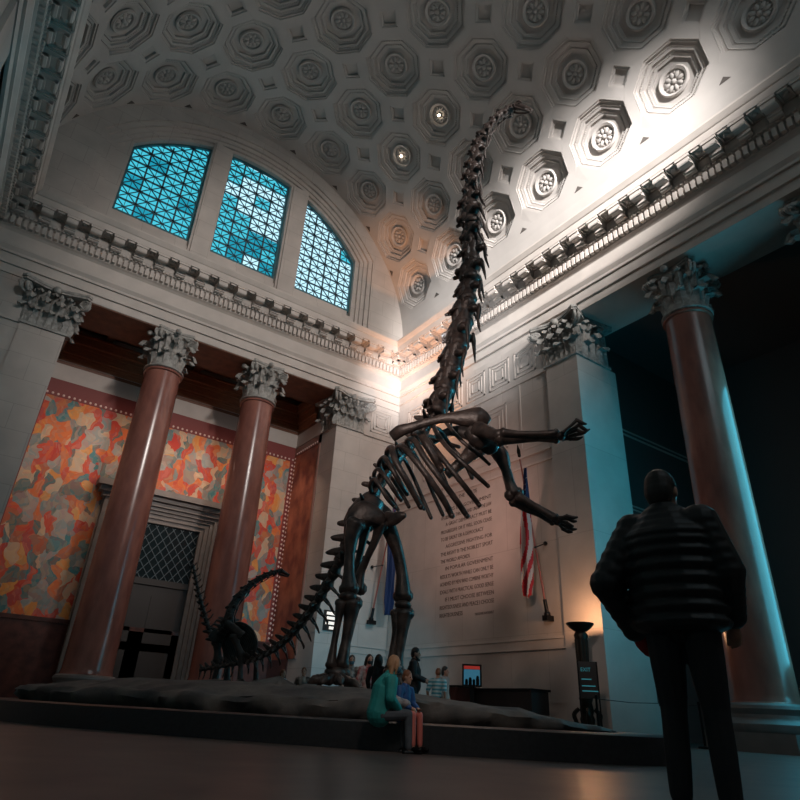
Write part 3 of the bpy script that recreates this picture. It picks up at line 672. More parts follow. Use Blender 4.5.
def along(pts,step):
    """walk a catmull curve; step(f) length wanted at curve fraction"""
    P,_=catmull(pts,1,14); L=[0]
    for a,b in zip(P,P[1:]): L.append(L[-1]+(b-a).length)
    tot=L[-1]
    def ev(s):
        for i in range(len(L)-1):
            if s<=L[i+1]: return P[i].lerp(P[i+1],(s-L[i])/max(1e-9,L[i+1]-L[i]))
        return P[-1]
    out=[]; s=0
    while s<tot-1e-3:
        l=step(s/tot); e=min(tot,s+l); out.append((ev(s),ev(e),s/tot,e-s)); s=e
    return out
def bone(name,pts,rad,parent,material,n=10,flat=1.,ref=None,knob=1.25):
    """a long bone: swollen at both ends, waisted between"""
    mb=MB(); P,Rr=catmull(pts,rad,6); m=len(P)
    # rounded ends
    a=P[0]-(P[1]-P[0]).normalized()*Rr[0]*.5; b=P[-1]+(P[-1]-P[-2]).normalized()*Rr[-1]*.5
    P=[a]+P+[b]; Rr=[Rr[0]*.6]+Rr+[Rr[-1]*.6]
    mb.tube(P,Rr,n,flat=flat,ref=ref)
    if knob:
        for e,q,r in ((0,P[1],Rr[1]),(1,P[-2],Rr[-2])):
            t=(P[1]-P[2]) if e==0 else (P[-2]-P[-3]); s=t.normalized().cross(VD).normalized() if ref is None else t.normalized().cross(V(ref)).normalized()
            mb.ball(q+s*r*.42,r*.72*knob/1.25,8); mb.ball(q-s*r*.42,r*.72*knob/1.25,8)
    return mb.build(name,material,parent,True,70)
def seg(px,D): 
    """a run of photo positions turned into points; D one distance or one per point"""
    if not hasattr(D,'__len__'): D=[D]*len(px)
    return [at(x,y,d) for (x,y),d in zip(px,D)]
BM=M['bone']; D0=11.7
S=thing('dinosaur_skeleton','huge rearing long-necked dinosaur skeleton, head up near the coffered vault','dinosaur skeleton',tuple(pol(-1.0,11.7)))
# neck
NK_=[(436,413,30),(441,398,31),(447,378,32),(455,350,32),(462,322,30),(467,295,28),(471,268,28),(472,242,26),(471,218,24),(471,195,20),(473,172,17.5),(477,152,15),(484,135,12.5),(493,122,11),(503,113,9.5),(512,108.5,8.5)]
pts=seg([(x,y) for x,y,_ in NK_],[D0]*len(NK_)); W=[(pts[i]-CAM).length*w/F for i,(_,_,w) in enumerate(NK_)]
def wid(f): 
    t=f*(len(W)-1); i=min(int(t),len(W)-2); return W[i]+(W[i+1]-W[i])*(t-i)
tot=sum((b-a).length for a,b in zip(pts,pts[1:])); cum=[0]
for a,b in zip(pts,pts[1:]): cum.append(cum[-1]+(b-a).length/tot)
def wid2(f):
    for i in range(len(cum)-1):
        if f<=cum[i+1]: return W[i]+(W[i+1]-W[i])*(f-cum[i])/(cum[i+1]-cum[i])
    return W[-1]
vl=along(pts,lambda f: wid2(f)*.86)
for i,(p,q,f,l) in enumerate(vl):
    t=(q-p).normalized(); dors=t.cross(VD); 
    if dors.dot(PR)>0 and f<.75: dors=-dors
    dors=-(PR-t*PR.dot(t)) if f<.7 else V((0,0,1))*.6-PR*.6
    w=wid2(f); w*=R.uniform(.88,1.12); m4=frame(p,q,dors)@Matrix.Rotation(R.uniform(-.4,.4),4,'X')@Matrix.Rotation(R.uniform(-.12,.12),4,'Z'); place_v('neck_vertebra','neck',i,m4,(l*1.02,w*1.0,w*.92),S,BM)
# back
bk=[(364,514),(373,500),(381,484),(390,470),(400,458),(410,447),(420,437),(429,425),(437,412)]
vl=along(seg(bk,D0+.1),lambda f:.40+.12*f)
for i,(p,q,f,l) in enumerate(vl):
    m4=frame(p,q,-PR*.75+V((0,0,.65))); place_v('back_vertebra','back',i,m4,(l*1.0,.62,.30),S,BM)
# tail
tl=[(360,518),(353,532),(345,550),(335,572),(323,593),(309,614),(294,632),(279,646),(262,656),(244,662),(222,666),(200,670)]
tD=[11.8,11.85,11.9,12.0,12.2,12.5,12.8,13.1,13.4,13.7,13.9,14.1]
vl=along(seg(tl,tD),lambda f:.30-.17*f)
for i,(p,q,f,l) in enumerate(vl):
    h=.50*(1-f*.68); m4=frame(q,p,V((0,0,.62))-PR*.8); place_v('tail_vertebra','tail',i,m4,(l*1.05,h*.9,h*.74),S,BM)
# ribs: they leave the spine, bow out to the near (or far) side and sweep round to the belly
near=[
 [(375,496),(370,487),(374,479),(381,488),(388,499),(395,507)],
 [(380,486),(374,476),(378,469),(386,478),(394,490),(401,500)],
 [(386,476),(379,465),(384,457),(391,467),(399,481),(407,494)],
 [(393,466),(387,455),(391,447),(396,462),(408,483),(421,507)],
 [(402,456),(396,449),(402,446),(414,459),(428,477),(443,499),(452,516)],
 [(411,448),(407,440),(414,440),(425,458),(440,478),(456,500),(467,516)],
 [(419,440),(416,434),(421,434),(428,446),(435,458),(441,469)],
 [(427,432),(426,437),(436,450),(450,468),(466,488),(479,505)],
 [(434,425),(436,432),(446,446),(460,460),(475,474),(488,486)],
 [(440,417),(444,420),(452,430),(463,442),(477,453),(489,464)]]
nD=[[.05,-.25,-.5,-.6,-.6,-.5],[.05,-.3,-.6,-.75,-.75,-.6],[.05,-.35,-.7,-.9,-.9,-.7],[.05,-.4,-.8,-1.0,-1.0,-.8],[.05,-.4,-.8,-1.0,-1.05,-.95,-.8],[.05,-.4,-.8,-1.0,-1.05,-.95,-.8],[.05,-.4,-.7,-.85,-.85,-.8],[.05,-.5,-.8,-.95,-.9,-.7],[.05,-.4,-.7,-.85,-.8,-.6],[.05,-.3,-.5,-.6,-.55,-.4]]
nR=[.045,.045,.05,.062,.062,.06,.085,.055,.05,.042]
for q,d,r in zip(near,nD,nR):
    P=seg(q,[D0+x for x in d]); k=len(P); rad=[r*.9]+[r*1.0]*(k-2)+[r*.85]
    mb=MB(); mb.spline(P,rad,8,5,flat=.62,ref=VD); mb.ball(P[-1],r*.9,8); mb.build('rib',BM,S,True,70)
far=[
 [(377,492),(376,484),(384,489),(392,500),(398,510)],
 [(384,480),(385,470),(393,480),(402,494),(409,507)],
 [(391,470),(393,462),(402,474),(413,490),(424,509)],
 [(398,461),(402,456),(412,474),(422,497),(431,518)],
 [(407,451),(412,450),(424,472),(434,496),(443,515)],
 [(416,443),(423,444),(436,462),(444,478),(449,492)],
 [(424,435),(431,436),(441,440),(450,444),(459,447)],
 [(432,427),(440,430),(451,446),(464,462),(472,478)]]
for i,q in enumerate(far):
    k=len(q); P=seg(q,[D0+.1]+[D0+.5]+[D0+.85]*(k-3)+[D0+.75]); r=.042 if i<5 else .047
    mb=MB(); mb.spline(P,[r]*k,8,5,flat=.62,ref=VD); mb.ball(P[-1],r*.9,8); mb.build('rib',BM,S,True,70)
# shoulder: long near blade, its joint end, the far blade and the breast plates
def blade(name,px,D,hw,th,parent,material):
    P=seg(px,D); P2,H2=catmull(P,hw,6); mb=MB(); mb.tube(P2,H2,12,flat=th,ref=VD); return mb.build(name,material,parent,True,70)
blade('scapula',[(392,437),(400,431),(412,427),(428,422),(446,418),(462,418),(478,418),(488,424)],[D0-.75,D0-.85,D0-.9,D0-.95,D0-1,D0-1,D0-1,D0-.95],[.115,.13,.10,.085,.10,.17,.24,.12],.42,S,BM)
blade('coracoid',[(470,428),(480,436),(488,444),(484,452)],[D0-.95,D0-.95,D0-.85,D0-.75],[.18,.27,.24,.1],.5,S,BM)
blade('scapula',[(424,446),(434,440),(448,432),(464,432),(478,440)],[D0+.75,D0+.85,D0+.9,D0+.9,D0+.8],[.1,.1,.1,.17,.14],.42,S,BM)
blade('coracoid',[(446,474),(455,468),(466,458),(478,447),(492,441)],[D0+.6,D0+.6,D0+.55,D0+.5,D0+.5],[.13,.12,.14,.22,.14],.5,S,BM)
# near arm, stretched out to the right
bone('humerus',seg([(478,430),(486,432),(494,435),(501,436)],[D0-1,D0-1.15,D0-1.3,D0-1.4]),[.17,.14,.12,.14],S,BM)
bone('radius',seg([(503,433),(518,434),(538,434),(556,433.5)],D0-1.45),[.095,.065,.06,.085],S,BM)
bone('ulna',seg([(500,439),(516,439),(538,438.5),(556,438.5)],D0-1.35),[.13,.09,.06,.09],S,BM)
def hand(wrist,tips,D,parent):
    h=bpy.data.objects.new('hand',None); C.objects.link(h); h.location=at(*wrist,D); adopt_empty(h,parent)
    w=at(*wrist,D)
    mb=MB(); mb.ball(w,(.085,.08,.085),8); mb.build('wrist_bone',BM,h,True,70)
    for i,(mx,tx) in enumerate(tips):
        d=D-.14+.07*i; a=at(wrist[0]+2,wrist[1]+(i-2)*1.6,d); b=at(*mx,d); c=at(*tx,d)
        bone('metacarpal',[a,a.lerp(b,.5),b],[.038,.026,.036],h,BM,n=8)
        mid=b.lerp(c,.55)+V((0,0,-.02)); mb=MB(); mb.spline([b,mid,c],[.034,.036,.012],8,4); mb.build('finger_bone',BM,h,True,70)
def adopt_empty(o,p):
    o.parent=p; o.matrix_parent_inverse=Matrix.Translation(-V(p.location)) if p.parent is None else Matrix.Identity(4)
hand((561,436),[((577,420),(587,424)),((579,425),(588,430)),((577,430),(586,433)),((575,435),(590,429)),((570,439),(583,437))],D0-1.45,S)
# far arm, hanging forward and down
bone('humerus',seg([(493,446),(501,456),(506,470),(510,484),(514,494)],D0-.35),[.2,.2,.12,.13,.17],S,BM,flat=.8)
bone('radius',seg([(519,497),(529,503),(542,510),(555,518)],D0-.45),[.1,.075,.065,.085],S,BM)
bone('ulna',seg([(515,500),(526,507),(540,514),(553,521)],D0-.3),[.13,.1,.07,.085],S,BM)
hand((557,521),[((567,516),(578,517)),((569,519),(577,521)),((567,523),(574,526)),((567,527),(577,529)),((563,529),(573,532))],D0-.4,S)
# pelvis
def fan(name,px,D,th,parent,material):
    """a plate of bone with an outline, thickened"""
    P=seg(px,D); n=len(P); c=sum(P,V())/n; mb=MB(); f=[p-VD*th/2*.55 for p in P]; b=[p+VD*th/2*.55 for p in P]; fi=[c+(p-c)*.6-VD*th for p in P]; bi=[c+(p-c)*.6+VD*th for p in P]
    mb.add(f+b+fi+bi+[c-VD*th*1.1,c+VD*th*1.1],[(i,(i+1)%n,n+(i+1)%n,n+i) for i in range(n)]+[(i,(i+1)%n,2*n+(i+1)%n,2*n+i) for i in range(n)]+[(n+i,n+(i+1)%n,3*n+(i+1)%n,3*n+i) for i in range(n)]+[(2*n+i,2*n+(i+1)%n,4*n) for i in range(n)]+[(3*n+i,3*n+(i+1)%n,4*n+1) for i in range(n)])
    o=mb.build(name,material,parent,True,60); s=o.modifiers.new('soften','SUBSURF'); s.levels=1; s.render_levels=2; return o
fan('ilium',[(343,541),(343,526),(347,513),(355,503),(364,499),(374,503),(384,511),(389,520),(381,528),(372,524),(362,530),(354,528),(349,535)],D0-.45,.11,S,BM)
fan('ilium',[(352,536),(353,520),(359,508),(368,500),(380,500),(391,508),(397,518),(391,527),(381,524),(371,528),(362,532)],D0+.55,.11,S,BM)
blade('sacrum',[(352,527),(360,518),(368,508),(375,498)],D0+.05,[.22,.3,.3,.22],.8,S,BM)
bone('pubis',seg([(380,524),(376,538),(368,556),(361,572),(357,588)],[D0-.35,D0-.3,D0-.2,D0-.1,D0-.05]),[.16,.1,.08,.1,.17],S,BM,flat=.7)
bone('ischium',seg([(366,526),(362,545),(357,566),(354,584)],[D0+.1,D0+.1,D0+.1,D0+.1]),[.15,.09,.08,.12],S,BM,flat=.7)
blade('pubis',[(386,520),(394,519),(400,516.5),(406,515)],[D0-.3,D0-.45,D0-.55,D0-.6],[.18,.13,.1,.04],.5,S,BM)
# near hind leg (left in the picture)
bone('femur',seg([(356,524),(352,535),(350,552),(349,572),(349,589)],D0-.6),[.17,.14,.095,.1,.165],S,BM)
bone('tibia',seg([(352,603),(350,620),(346,642),(342,664)],D0-.6),[.17,.11,.085,.115],S,BM)
bone('fibula',seg([(341,603),(338,622),(334,644),(331,665)],D0-.65),[.1,.06,.055,.09],S,BM)
def foot(ank,D,heads,parent):
    h=bpy.data.objects.new('foot',None); C.objects.link(h); w=at(*ank,D); h.location=w; adopt_empty(h,parent)
    mb=MB(); mb.ball(w,(.19,.17,.1),10); mb.ball(w+PR*.12,(.12,.1,.09),8); mb.ball(w-PR*.1,(.12,.12,.1),8); mb.build('ankle_bone',BM,h,True,70)
    g=0
    for i,(l,d,L) in enumerate(heads):
        a=w+PR*l*.35+VD*d*.35-V((0,0,.08)); b=w+PR*l+VD*d; gz=ground(b.x,b.y); b.z=gz+.1
        bone('metatarsal',[a,a.lerp(b,.5)+V((0,0,.03)),b],[.085,.06,.085],h,BM,n=8)
        dr=V((b.x-w.x,b.y-w.y,0)).normalized(); c=b+dr*L; c.z=ground(c.x,c.y)+.03
        mb=MB(); mb.spline([b,b.lerp(c,.5)+V((0,0,.03)),c],[.075,.075,.02],8,4); mb.build('toe_bone',BM,h,True,70)
foot((337,673),D0-.6,[(-.28,-.1,.16),(-.12,-.24,.2),(.06,-.26,.22),(.22,-.2,.24),(.34,-.05,.26)],S)
# far hind leg (right in the picture)
bone('femur',seg([(386,522),(392,536),(398,553),(402,575),(403,596)],[D0-.1,D0-.1,D0-.1,D0-.1,D0-.1]),[.17,.14,.11,.11,.17],S,BM)
bone('tibia',seg([(404,613),(402,630),(399,652),(397,668)],D0-.1),[.17,.11,.085,.115],S,BM)
bone('fibula',seg([(396,613),(396,632),(393,652),(391,668)],D0-.1),[.1,.07,.07,.1],S,BM)
foot((395,673),D0-.1,[(-.28,-.1,.16),(-.12,-.24,.2),(.06,-.26,.22),(.22,-.2,.24),(.34,-.05,.26)],S)
for (x,y),D,r in (((348,597),D0-.62,.17),((403,605),D0-.12,.16)):
    mb=MB(); mb.ball(at(x,y,D),(r,r,r*.55),10); mb.build('kneecap',BM,S,True,70)
# skull
def skull(base,tip,up,w,parent,material):
    x=(tip-base).normalized(); z=(up-x*up.dot(x)).normalized(); y=z.cross(x); L=(tip-base).length
    B=lambda a,b,c: base+x*a*L+y*b*L+z*c*L
    h=bpy.data.objects.new('skull',None); C.objects.link(h); h.location=base; adopt_empty(h,parent)
    mb=MB(); mb.spline([B(-.08,0,.02),B(.06,0,.06),B(.25,0,.12),(B(.5,0,.08)),B(.78,0,.02),B(1,0,-.03)],[.1*L,.17*L,.2*L,.15*L,.12*L,.08*L],10,4,flat=1.0)
    for s in (1,-1):
        mb.spline([B(.12,s*.16,.2),B(.25,s*.2,.26),B(.4,s*.17,.2)],[.03*L,.05*L,.03*L],6,3); mb.spline([B(.08,s*.17,.1),B(.1,s*.2,-.05),B(.2,s*.17,-.14)],[.04*L,.04*L,.03*L],6,3)
    mb.build('cranium',material,h,True,70)
    mb=MB(); 
    for s in (1,-1): mb.spline([B(.12,s*.16,-.13),B(.4,s*.13,-.17),B(.75,s*.08,-.17),B(.96,s*.02,-.15)],[.05*L,.06*L,.045*L,.04*L],7,3)
    mb.build('lower_jaw',material,h,True,70)
    mb=MB()
    for i in range(7):
        for s in (1,-1): a=.7+.045*i; mb.tube([B(a,s*(.1-.012*i),-.05),B(a+.01,s*(.1-.012*i),-.13)],[.014*L,.006*L],5)
    mb.build('teeth',material,h,True,70)
    mb=MB(); 
    for s in (1,-1): mb.ball(B(.3,s*.175,.12),.055*L,8)
    mb.build('eye_socket',mat('socket_shadow',(.006,.006,.006),.9) if 'socket_shadow' not in bpy.data.materials else bpy.data.materials['socket_shadow'],h,True)  # near-black balls stand for the shade inside the eye hollows
skull(at(512.5,107.5,D0),at(532,110,D0),V((0,0,1)),1,S,BM)
# ------------------------------------------------------------------ the young one behind
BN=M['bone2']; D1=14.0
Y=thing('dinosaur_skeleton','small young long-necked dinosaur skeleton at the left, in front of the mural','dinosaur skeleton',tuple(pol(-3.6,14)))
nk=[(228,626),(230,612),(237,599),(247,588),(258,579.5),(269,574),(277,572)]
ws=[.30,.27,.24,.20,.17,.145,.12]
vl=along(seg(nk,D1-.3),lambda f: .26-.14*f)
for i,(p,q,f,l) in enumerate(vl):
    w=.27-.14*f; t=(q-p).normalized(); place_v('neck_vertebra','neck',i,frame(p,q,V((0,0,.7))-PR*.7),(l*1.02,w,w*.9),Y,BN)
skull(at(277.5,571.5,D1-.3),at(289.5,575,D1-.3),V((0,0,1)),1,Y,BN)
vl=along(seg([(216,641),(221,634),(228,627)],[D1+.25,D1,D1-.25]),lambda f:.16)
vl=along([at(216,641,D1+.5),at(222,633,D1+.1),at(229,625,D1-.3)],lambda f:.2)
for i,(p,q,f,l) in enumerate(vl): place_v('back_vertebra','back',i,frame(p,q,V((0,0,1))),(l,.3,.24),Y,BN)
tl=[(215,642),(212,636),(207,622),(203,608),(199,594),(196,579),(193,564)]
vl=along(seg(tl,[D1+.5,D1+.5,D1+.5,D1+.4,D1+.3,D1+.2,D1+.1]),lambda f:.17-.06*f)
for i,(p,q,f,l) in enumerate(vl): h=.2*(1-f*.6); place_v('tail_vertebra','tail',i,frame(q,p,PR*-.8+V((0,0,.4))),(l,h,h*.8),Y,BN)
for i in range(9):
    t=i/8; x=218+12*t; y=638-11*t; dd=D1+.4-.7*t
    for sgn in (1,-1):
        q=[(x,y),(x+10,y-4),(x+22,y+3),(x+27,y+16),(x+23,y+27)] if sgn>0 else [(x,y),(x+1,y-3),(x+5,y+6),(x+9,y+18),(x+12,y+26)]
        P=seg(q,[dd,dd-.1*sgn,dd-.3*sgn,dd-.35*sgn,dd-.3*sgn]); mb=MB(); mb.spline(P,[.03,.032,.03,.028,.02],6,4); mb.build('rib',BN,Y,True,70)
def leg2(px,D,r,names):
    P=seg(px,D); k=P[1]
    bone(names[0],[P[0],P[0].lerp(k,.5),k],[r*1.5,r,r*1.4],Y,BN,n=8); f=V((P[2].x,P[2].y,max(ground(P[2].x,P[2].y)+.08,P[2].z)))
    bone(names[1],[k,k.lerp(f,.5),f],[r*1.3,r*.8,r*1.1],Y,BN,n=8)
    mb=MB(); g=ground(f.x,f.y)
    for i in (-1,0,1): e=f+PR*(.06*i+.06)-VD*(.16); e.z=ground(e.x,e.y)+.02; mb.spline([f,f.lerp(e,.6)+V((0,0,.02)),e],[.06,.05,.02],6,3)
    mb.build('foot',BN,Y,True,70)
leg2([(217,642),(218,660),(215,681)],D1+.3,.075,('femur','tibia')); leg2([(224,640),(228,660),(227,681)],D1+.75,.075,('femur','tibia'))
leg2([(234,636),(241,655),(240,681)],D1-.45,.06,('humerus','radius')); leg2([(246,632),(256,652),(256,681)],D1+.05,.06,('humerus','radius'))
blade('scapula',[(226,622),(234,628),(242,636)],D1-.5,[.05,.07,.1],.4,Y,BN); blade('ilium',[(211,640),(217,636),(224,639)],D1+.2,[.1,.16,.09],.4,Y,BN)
# ------------------------------------------------------------------ inscription
LINES=[(8.385,'THE  STATE',-4.62,-5.75,.15),(7.97,'OURS IS A GOVERNMENT',-3.78,-6.55,.15),(7.67,'OF LIBERTY BY THROUGH AND UNDER THE LAW',-3.53,-6.55,.15),(7.37,'A GREAT DEMOCRACY MUST BE',-3.83,-6.55,.15),(7.07,'PROGRESSIVE OR IT WILL SOON CEASE',-3.53,-6.56,.15),(6.77,'TO BE GREAT OR A DEMOCRACY',-3.53,-6.08,.15),
(6.46,'AGGRESSIVE FIGHTING FOR',-3.84,-6.56,.15),(6.16,'THE RIGHT IS THE NOBLEST SPORT',-3.53,-6.58,.15),(5.87,'THE WORLD AFFORDS',-3.53,-5.3,.15),(5.57,'IN POPULAR GOVERNMENT',-3.85,-6.58,.15),(5.26,'RESULTS WORTH WHILE CAN ONLY BE',-3.53,-6.58,.15),(4.97,'ACHIEVED BY MEN WHO COMBINE WORTHY',-3.53,-6.58,.15),(4.67,'IDEALS WITH PRACTICAL GOOD SENSE',-3.53,-6.58,.15),
(4.37,'IF I MUST CHOOSE BETWEEN',-3.85,-6.58,.15),(4.08,'RIGHTEOUSNESS AND PEACE I CHOOSE',-3.53,-6.58,.15),(3.79,'RIGHTEOUSNESS',-3.53,-4.88,.15),(3.72,'THEODORE ROOSEVELT',-5.55,-6.56,.085)]
def text_mesh(name,s,xdir,zdir,org,width,h,material,parent,thick=.006):
    cu=bpy.data.curves.new(name,'FONT'); cu.body=s; cu.extrude=.01; cu.resolution_u=2
    o=bpy.data.objects.new(name,cu); C.objects.link(o); bpy.context.view_layer.update()
    me=bpy.data.meshes.new_from_object(o.evaluated_get(bpy.context.evaluated_depsgraph_get())); bpy.data.objects.remove(o); bpy.data.curves.remove(cu)
    xs=[v.co.x for v in me.vertices]; ys=[v.co.y for v in me.vertices]; x0,x1=min(xs),max(xs); y0,y1=min(ys),max(ys)
    xd=V(xdir); zd=V(zdir); nd=xd.cross(zd)
    for v in me.vertices:
        v.co=V(org)+xd*((v.co.x-x0)/(x1-x0)*width)+zd*((v.co.y-y0)/(y1-y0)*h)+nd*(thick if v.co.z>0 else -.002)
    me.materials.clear(); me.materials.append(material); n=bpy.data.objects.new(name,me); C.objects.link(n)
    if parent: adopt(n,parent)
    return n
t=thing('wall_inscription','carved inscription of dark capital letters on the right wall, left of the striped flag','inscription',(0,-5,4))
for z,s,ya,yb,h in LINES: text_mesh('line_of_letters',s,(0,-1,0),(0,0,1),(0,ya,z),abs(yb-ya),h,M['ink'],t)
# ------------------------------------------------------------------ flags
def flagpole(name,label,base,top,wallpt,brace_t):
    t=thing(name,label,'flag',base,'flags on wall poles'); base=V(base); top=V(top); d=(top-base)
    mb=MB(); mb.tube([base,top],[.035,.028],10); mb.build('pole',mat('reddish_pole',(.30,.09,.07),.4) if 'reddish_pole' not in bpy.data.materials else bpy.data.materials['reddish_pole'],t,True)
    mb=MB(); e=top+d.normalized()*.12; mb.ball(e,.06,8); mb.tube([e,e+d.normalized()*.16,e+d.normalized()*.4],[.07,.085,.01],8,flat=.4); mb.build('finial',M['bronze'],t,True,60)
    mb=MB(); u=d.normalized(); mb.tube([base-u*.14,base+u*.34],[.065,.06],10); mb.cbox(base-u*.2+V((.03,0,-.04)),(.36,.2,.16)); mb.ball(base-u*.12,.11,8); mb.build('socket',M['black'],t,True,50)
    b0=base+d*brace_t; w=V(wallpt); mb=MB(); mb.tube([b0,w],.018,8); mb.ball(w+(b0-w).normalized()*.06,.075,8); mb.ball(b0,.05,8); mb.build('brace',M['black'],t,True,50)
    return t,base,top
def hanging(t,name,attach,low,depth_dir,side_dir,w0,w1,folds,mats,colfn,amp=.1,seed=1):
    """cloth hanging in soft folds from attach down to low; colfn(fold fraction, drop fraction)->material index"""
    r=random.Random(seed); NU,NV=folds*18,90; mb=MB(); A=V(attach); B=V(low); vs=[]; dd=V(depth_dir); sd=V(side_dir); ph=[r.uniform(0,6) for _ in range(5)]
    for j in range(NV+1):
        v=j/NV; c=A.lerp(B,v)+sd*.04*math.sin(v*5+ph[0]); w=(w0+(w1-w0)*min(1,v*1.6))*(1+.1*math.sin(v*9+ph[1]))
        if v>.9: w*=1-(v-.9)*4
        for i in range(NU+1):
            u=i/NU; drop=(.25*abs(u-.5)+.05*math.sin(u*20+ph[2])) if v>.6 else 0
            vs.append(c+sd*(u-.5)*w+dd*(amp*min(1,.25+v*2)*math.sin(u*folds*PI*2+ph[3]+v*1.5)+.03*math.sin(v*14+u*7))+V((0,0,drop*(v-.6)*.9)))
    fs=[];mi=[]
    for j in range(NV):
        for i in range(NU): fs.append((j*(NU+1)+i,j*(NU+1)+i+1,(j+1)*(NU+1)+i+1,(j+1)*(NU+1)+i)); mi.append(colfn((i+.5)/NU,(j+.5)/NV))
    mb.v=[tuple(q) for q in vs]; mb.f=fs; mb.mi=mi
    o=mb.build(name,mats,t,True,80); s=o.modifiers.new('thickness','SOLIDIFY'); s.thickness=.012; return o,vs,NU
fr=mat('flag_red',(.34,.012,.022),.8); fw=mat('flag_white',(.42,.38,.37),.8); fb=mat('flag_blue',(.012,.03,.10),.75)
t,b_,tp_=flagpole('wall_flag','red and white striped flag with a starred blue corner, hanging on the right wall',(-.22,-9.19,3.55),(-1.35,-9.4,8.35),(-.0,-9.15,5.75),.40)
att=b_.lerp(tp_,.93)+V((0,-.12,0)); lo=V((-.62,-8.75,3.95))
def usa(u,v):
    if v<.34: return 2
    k=int((u*7+math.sin(v*8)*1.1+v*3.4)); return 0 if k%2==0 else 1
o,vs,NU=hanging(t,'flag_cloth',att,lo,(-.95,-.3,0),(.1,-1,0),.12,.52,2,[fr,fw,fb],usa,.12,3)
mb=MB()
def star(c,n,up,r):
    s=n.cross(up).normalized(); pts=[]
    for i in range(10): a=PI/2+i*PI/5; q=r if i%2==0 else r*.42; pts.append(c+s*q*math.cos(a)+up*q*math.sin(a))
    mb.add(pts,[tuple(range(10))]); mb.add([p+n*.004 for p in pts],[tuple(range(10))])
for j in range(8,30,4):
    for i in range(2,NU-1,6):
        k=j*(NU+1)+i; p=V(vs[k]); du=V(vs[k+1])-V(vs[k-1]); dv=V(vs[k-NU-1])-V(vs[k+NU+1]); nn=du.cross(dv).normalized()
        if nn.x>0: nn=-nn
        star(p+nn*.012,nn,dv.normalized(),.03)
mb.build('stars',fw,t)
t,b_,tp_=flagpole('wall_flag','dark blue flag hanging on the end wall, seen between the big dinosaur hind legs',(-1.02,-.25,4.0),(-.85,-1.4,9.2),(-1.02,.05,6.1),.4)
hanging(t,'flag_cloth',b_.lerp(tp_,.93),(-.62,-.75,4.05),(0,-1,.0),(1,0,0),.14,.5,2,[mat('deep_blue_cloth',(.008,.03,.11),.7)],lambda u,v:0,.08,5)
# ------------------------------------------------------------------ small lit sign on the pier
t=thing('wall_sign','small lit sign with four white lines on the pier left of the dinosaur leg','sign',(-2.9,0,3.3))
MB().box((-3.2,-.12,3.24),(-2.62,-.03,4.02)).build('panel',M['darkpanel'],t)
sl=mat('lit_sign_lines',(.8,.78,.72),.5,emit=(1,.9,.8),estr=.75)
for i,(z,w) in enumerate(((3.90,.44),(3.72,.42),(3.53,.46),(3.35,.28))): MB().box((-2.68-w,-.135,z-.055),(-2.68,-.12,z+.055)).build('sign_line',sl,t)
# ------------------------------------------------------------------ torchere, notice board, desk, screen, barrier
tx,ty=-.95,-11.05
t=thing('torchere','tall dark bronze floor lamp glowing against the right-hand pier','floor lamp',(tx,ty,0))
mb=MB(); mb.lathe([(.0,2.7),(.13,2.7),(.2,2.74),(.31,2.82),(.38,2.9),(.39,2.94),(.36,2.94),(.28,2.86),(.12,2.78)],(tx,ty,0),28,cap=False); mb.build('bowl',M['bronze'],t,True)
mb=MB(); mb.lathe([(.17,.35),(.2,.5),(.16,.6),(.19,.7),(.15,.9),(.19,1.0),(.14,1.1),(.15,1.6),(.16,2.1),(.17,2.5),(.2,2.62),(.17,2.68),(.13,2.72)],(tx,ty,0),20)
for i in range(10):
    a=2*PI*i/10; mb.tube([V((tx+.14*math.cos(a),ty+.14*math.sin(a),1.1)),V((tx+.165*math.cos(a),ty+.165*math.sin(a),2.5))],.025,6)
mb.build('stem',M['bronze'],t,True,50)
mb=MB(); mb.cbox((tx,ty,.06),(.72,.72,.12)); mb.lathe([(.34,.12),(.36,.18),(.28,.25),(.2,.36)],(tx,ty,0),20)
for i in range(4):
    a=PI/4+i*PI/2; mb.spline([V((tx+.2*math.cos(a),ty+.2*math.sin(a),.75)),V((tx+.34*math.cos(a),ty+.34*math.sin(a),.6)),V((tx+.28*math.cos(a),ty+.28*math.sin(a),.35)),V((tx+.38*math.cos(a),ty+.38*math.sin(a),.12))],[.05,.06,.05,.07],6)
mb.build('base',M['bronze'],t,True,50)
mb=MB().ball((tx,ty,2.87),(.15,.15,.05),12); mb.build('lamp_bulb',mat('warm_lamp_glass',(1,.8,.6),emit=(1,.62,.36),estr=9),t,True)
Sx=V((-1.6,-11.7,0)); fdv=(C2-Sx).normalized(); sdv=V((-fdv.y,fdv.x,0)); Rm=Matrix((sdv,-fdv,V((0,0,1)))).transposed().to_4x4(); Rm.translation=Sx
# sdv runs to the right as the camera sees the board
if sdv.dot(PR)<0: sdv=-sdv
Rm=Matrix((sdv,-fdv,V((0,0,1)))).transposed().to_4x4(); Rm.translation=Sx
t=thing('notice_board','black EXIT notice board on a stand beside the floor lamp','sign',tuple(Sx))
MB().box((-.25,-.03,.98),(.25,.03,1.86),Rm).build('board',M['darkpanel'],t)
mb=MB(); mb.box((.22,-.035,.0),(.26,.035,1.86),Rm); mb.box((-.26,-.035,.0),(-.22,.035,1.86),Rm); mb.box((-.31,-.2,0),(-.19,.2,.04),Rm); mb.box((.19,-.2,0),(.31,.2,.04),Rm); mb.build('stand',M['black'],t)
cy=mat('cyan_lettering',(.05,.3,.36),.5,emit=(.1,.6,.7),estr=.16)
text_mesh('lettering','EXIT',sdv,(0,0,1),Rm@V((-.17,-.034,1.62)),.25,.09,cy,t)
for z,w in ((1.42,.25),(1.26,.34),(1.14,.4)): MB().box((-.17,-.035,z),(-.17+w,-.03,z+.025),Rm).build('printed_line',cy,t)
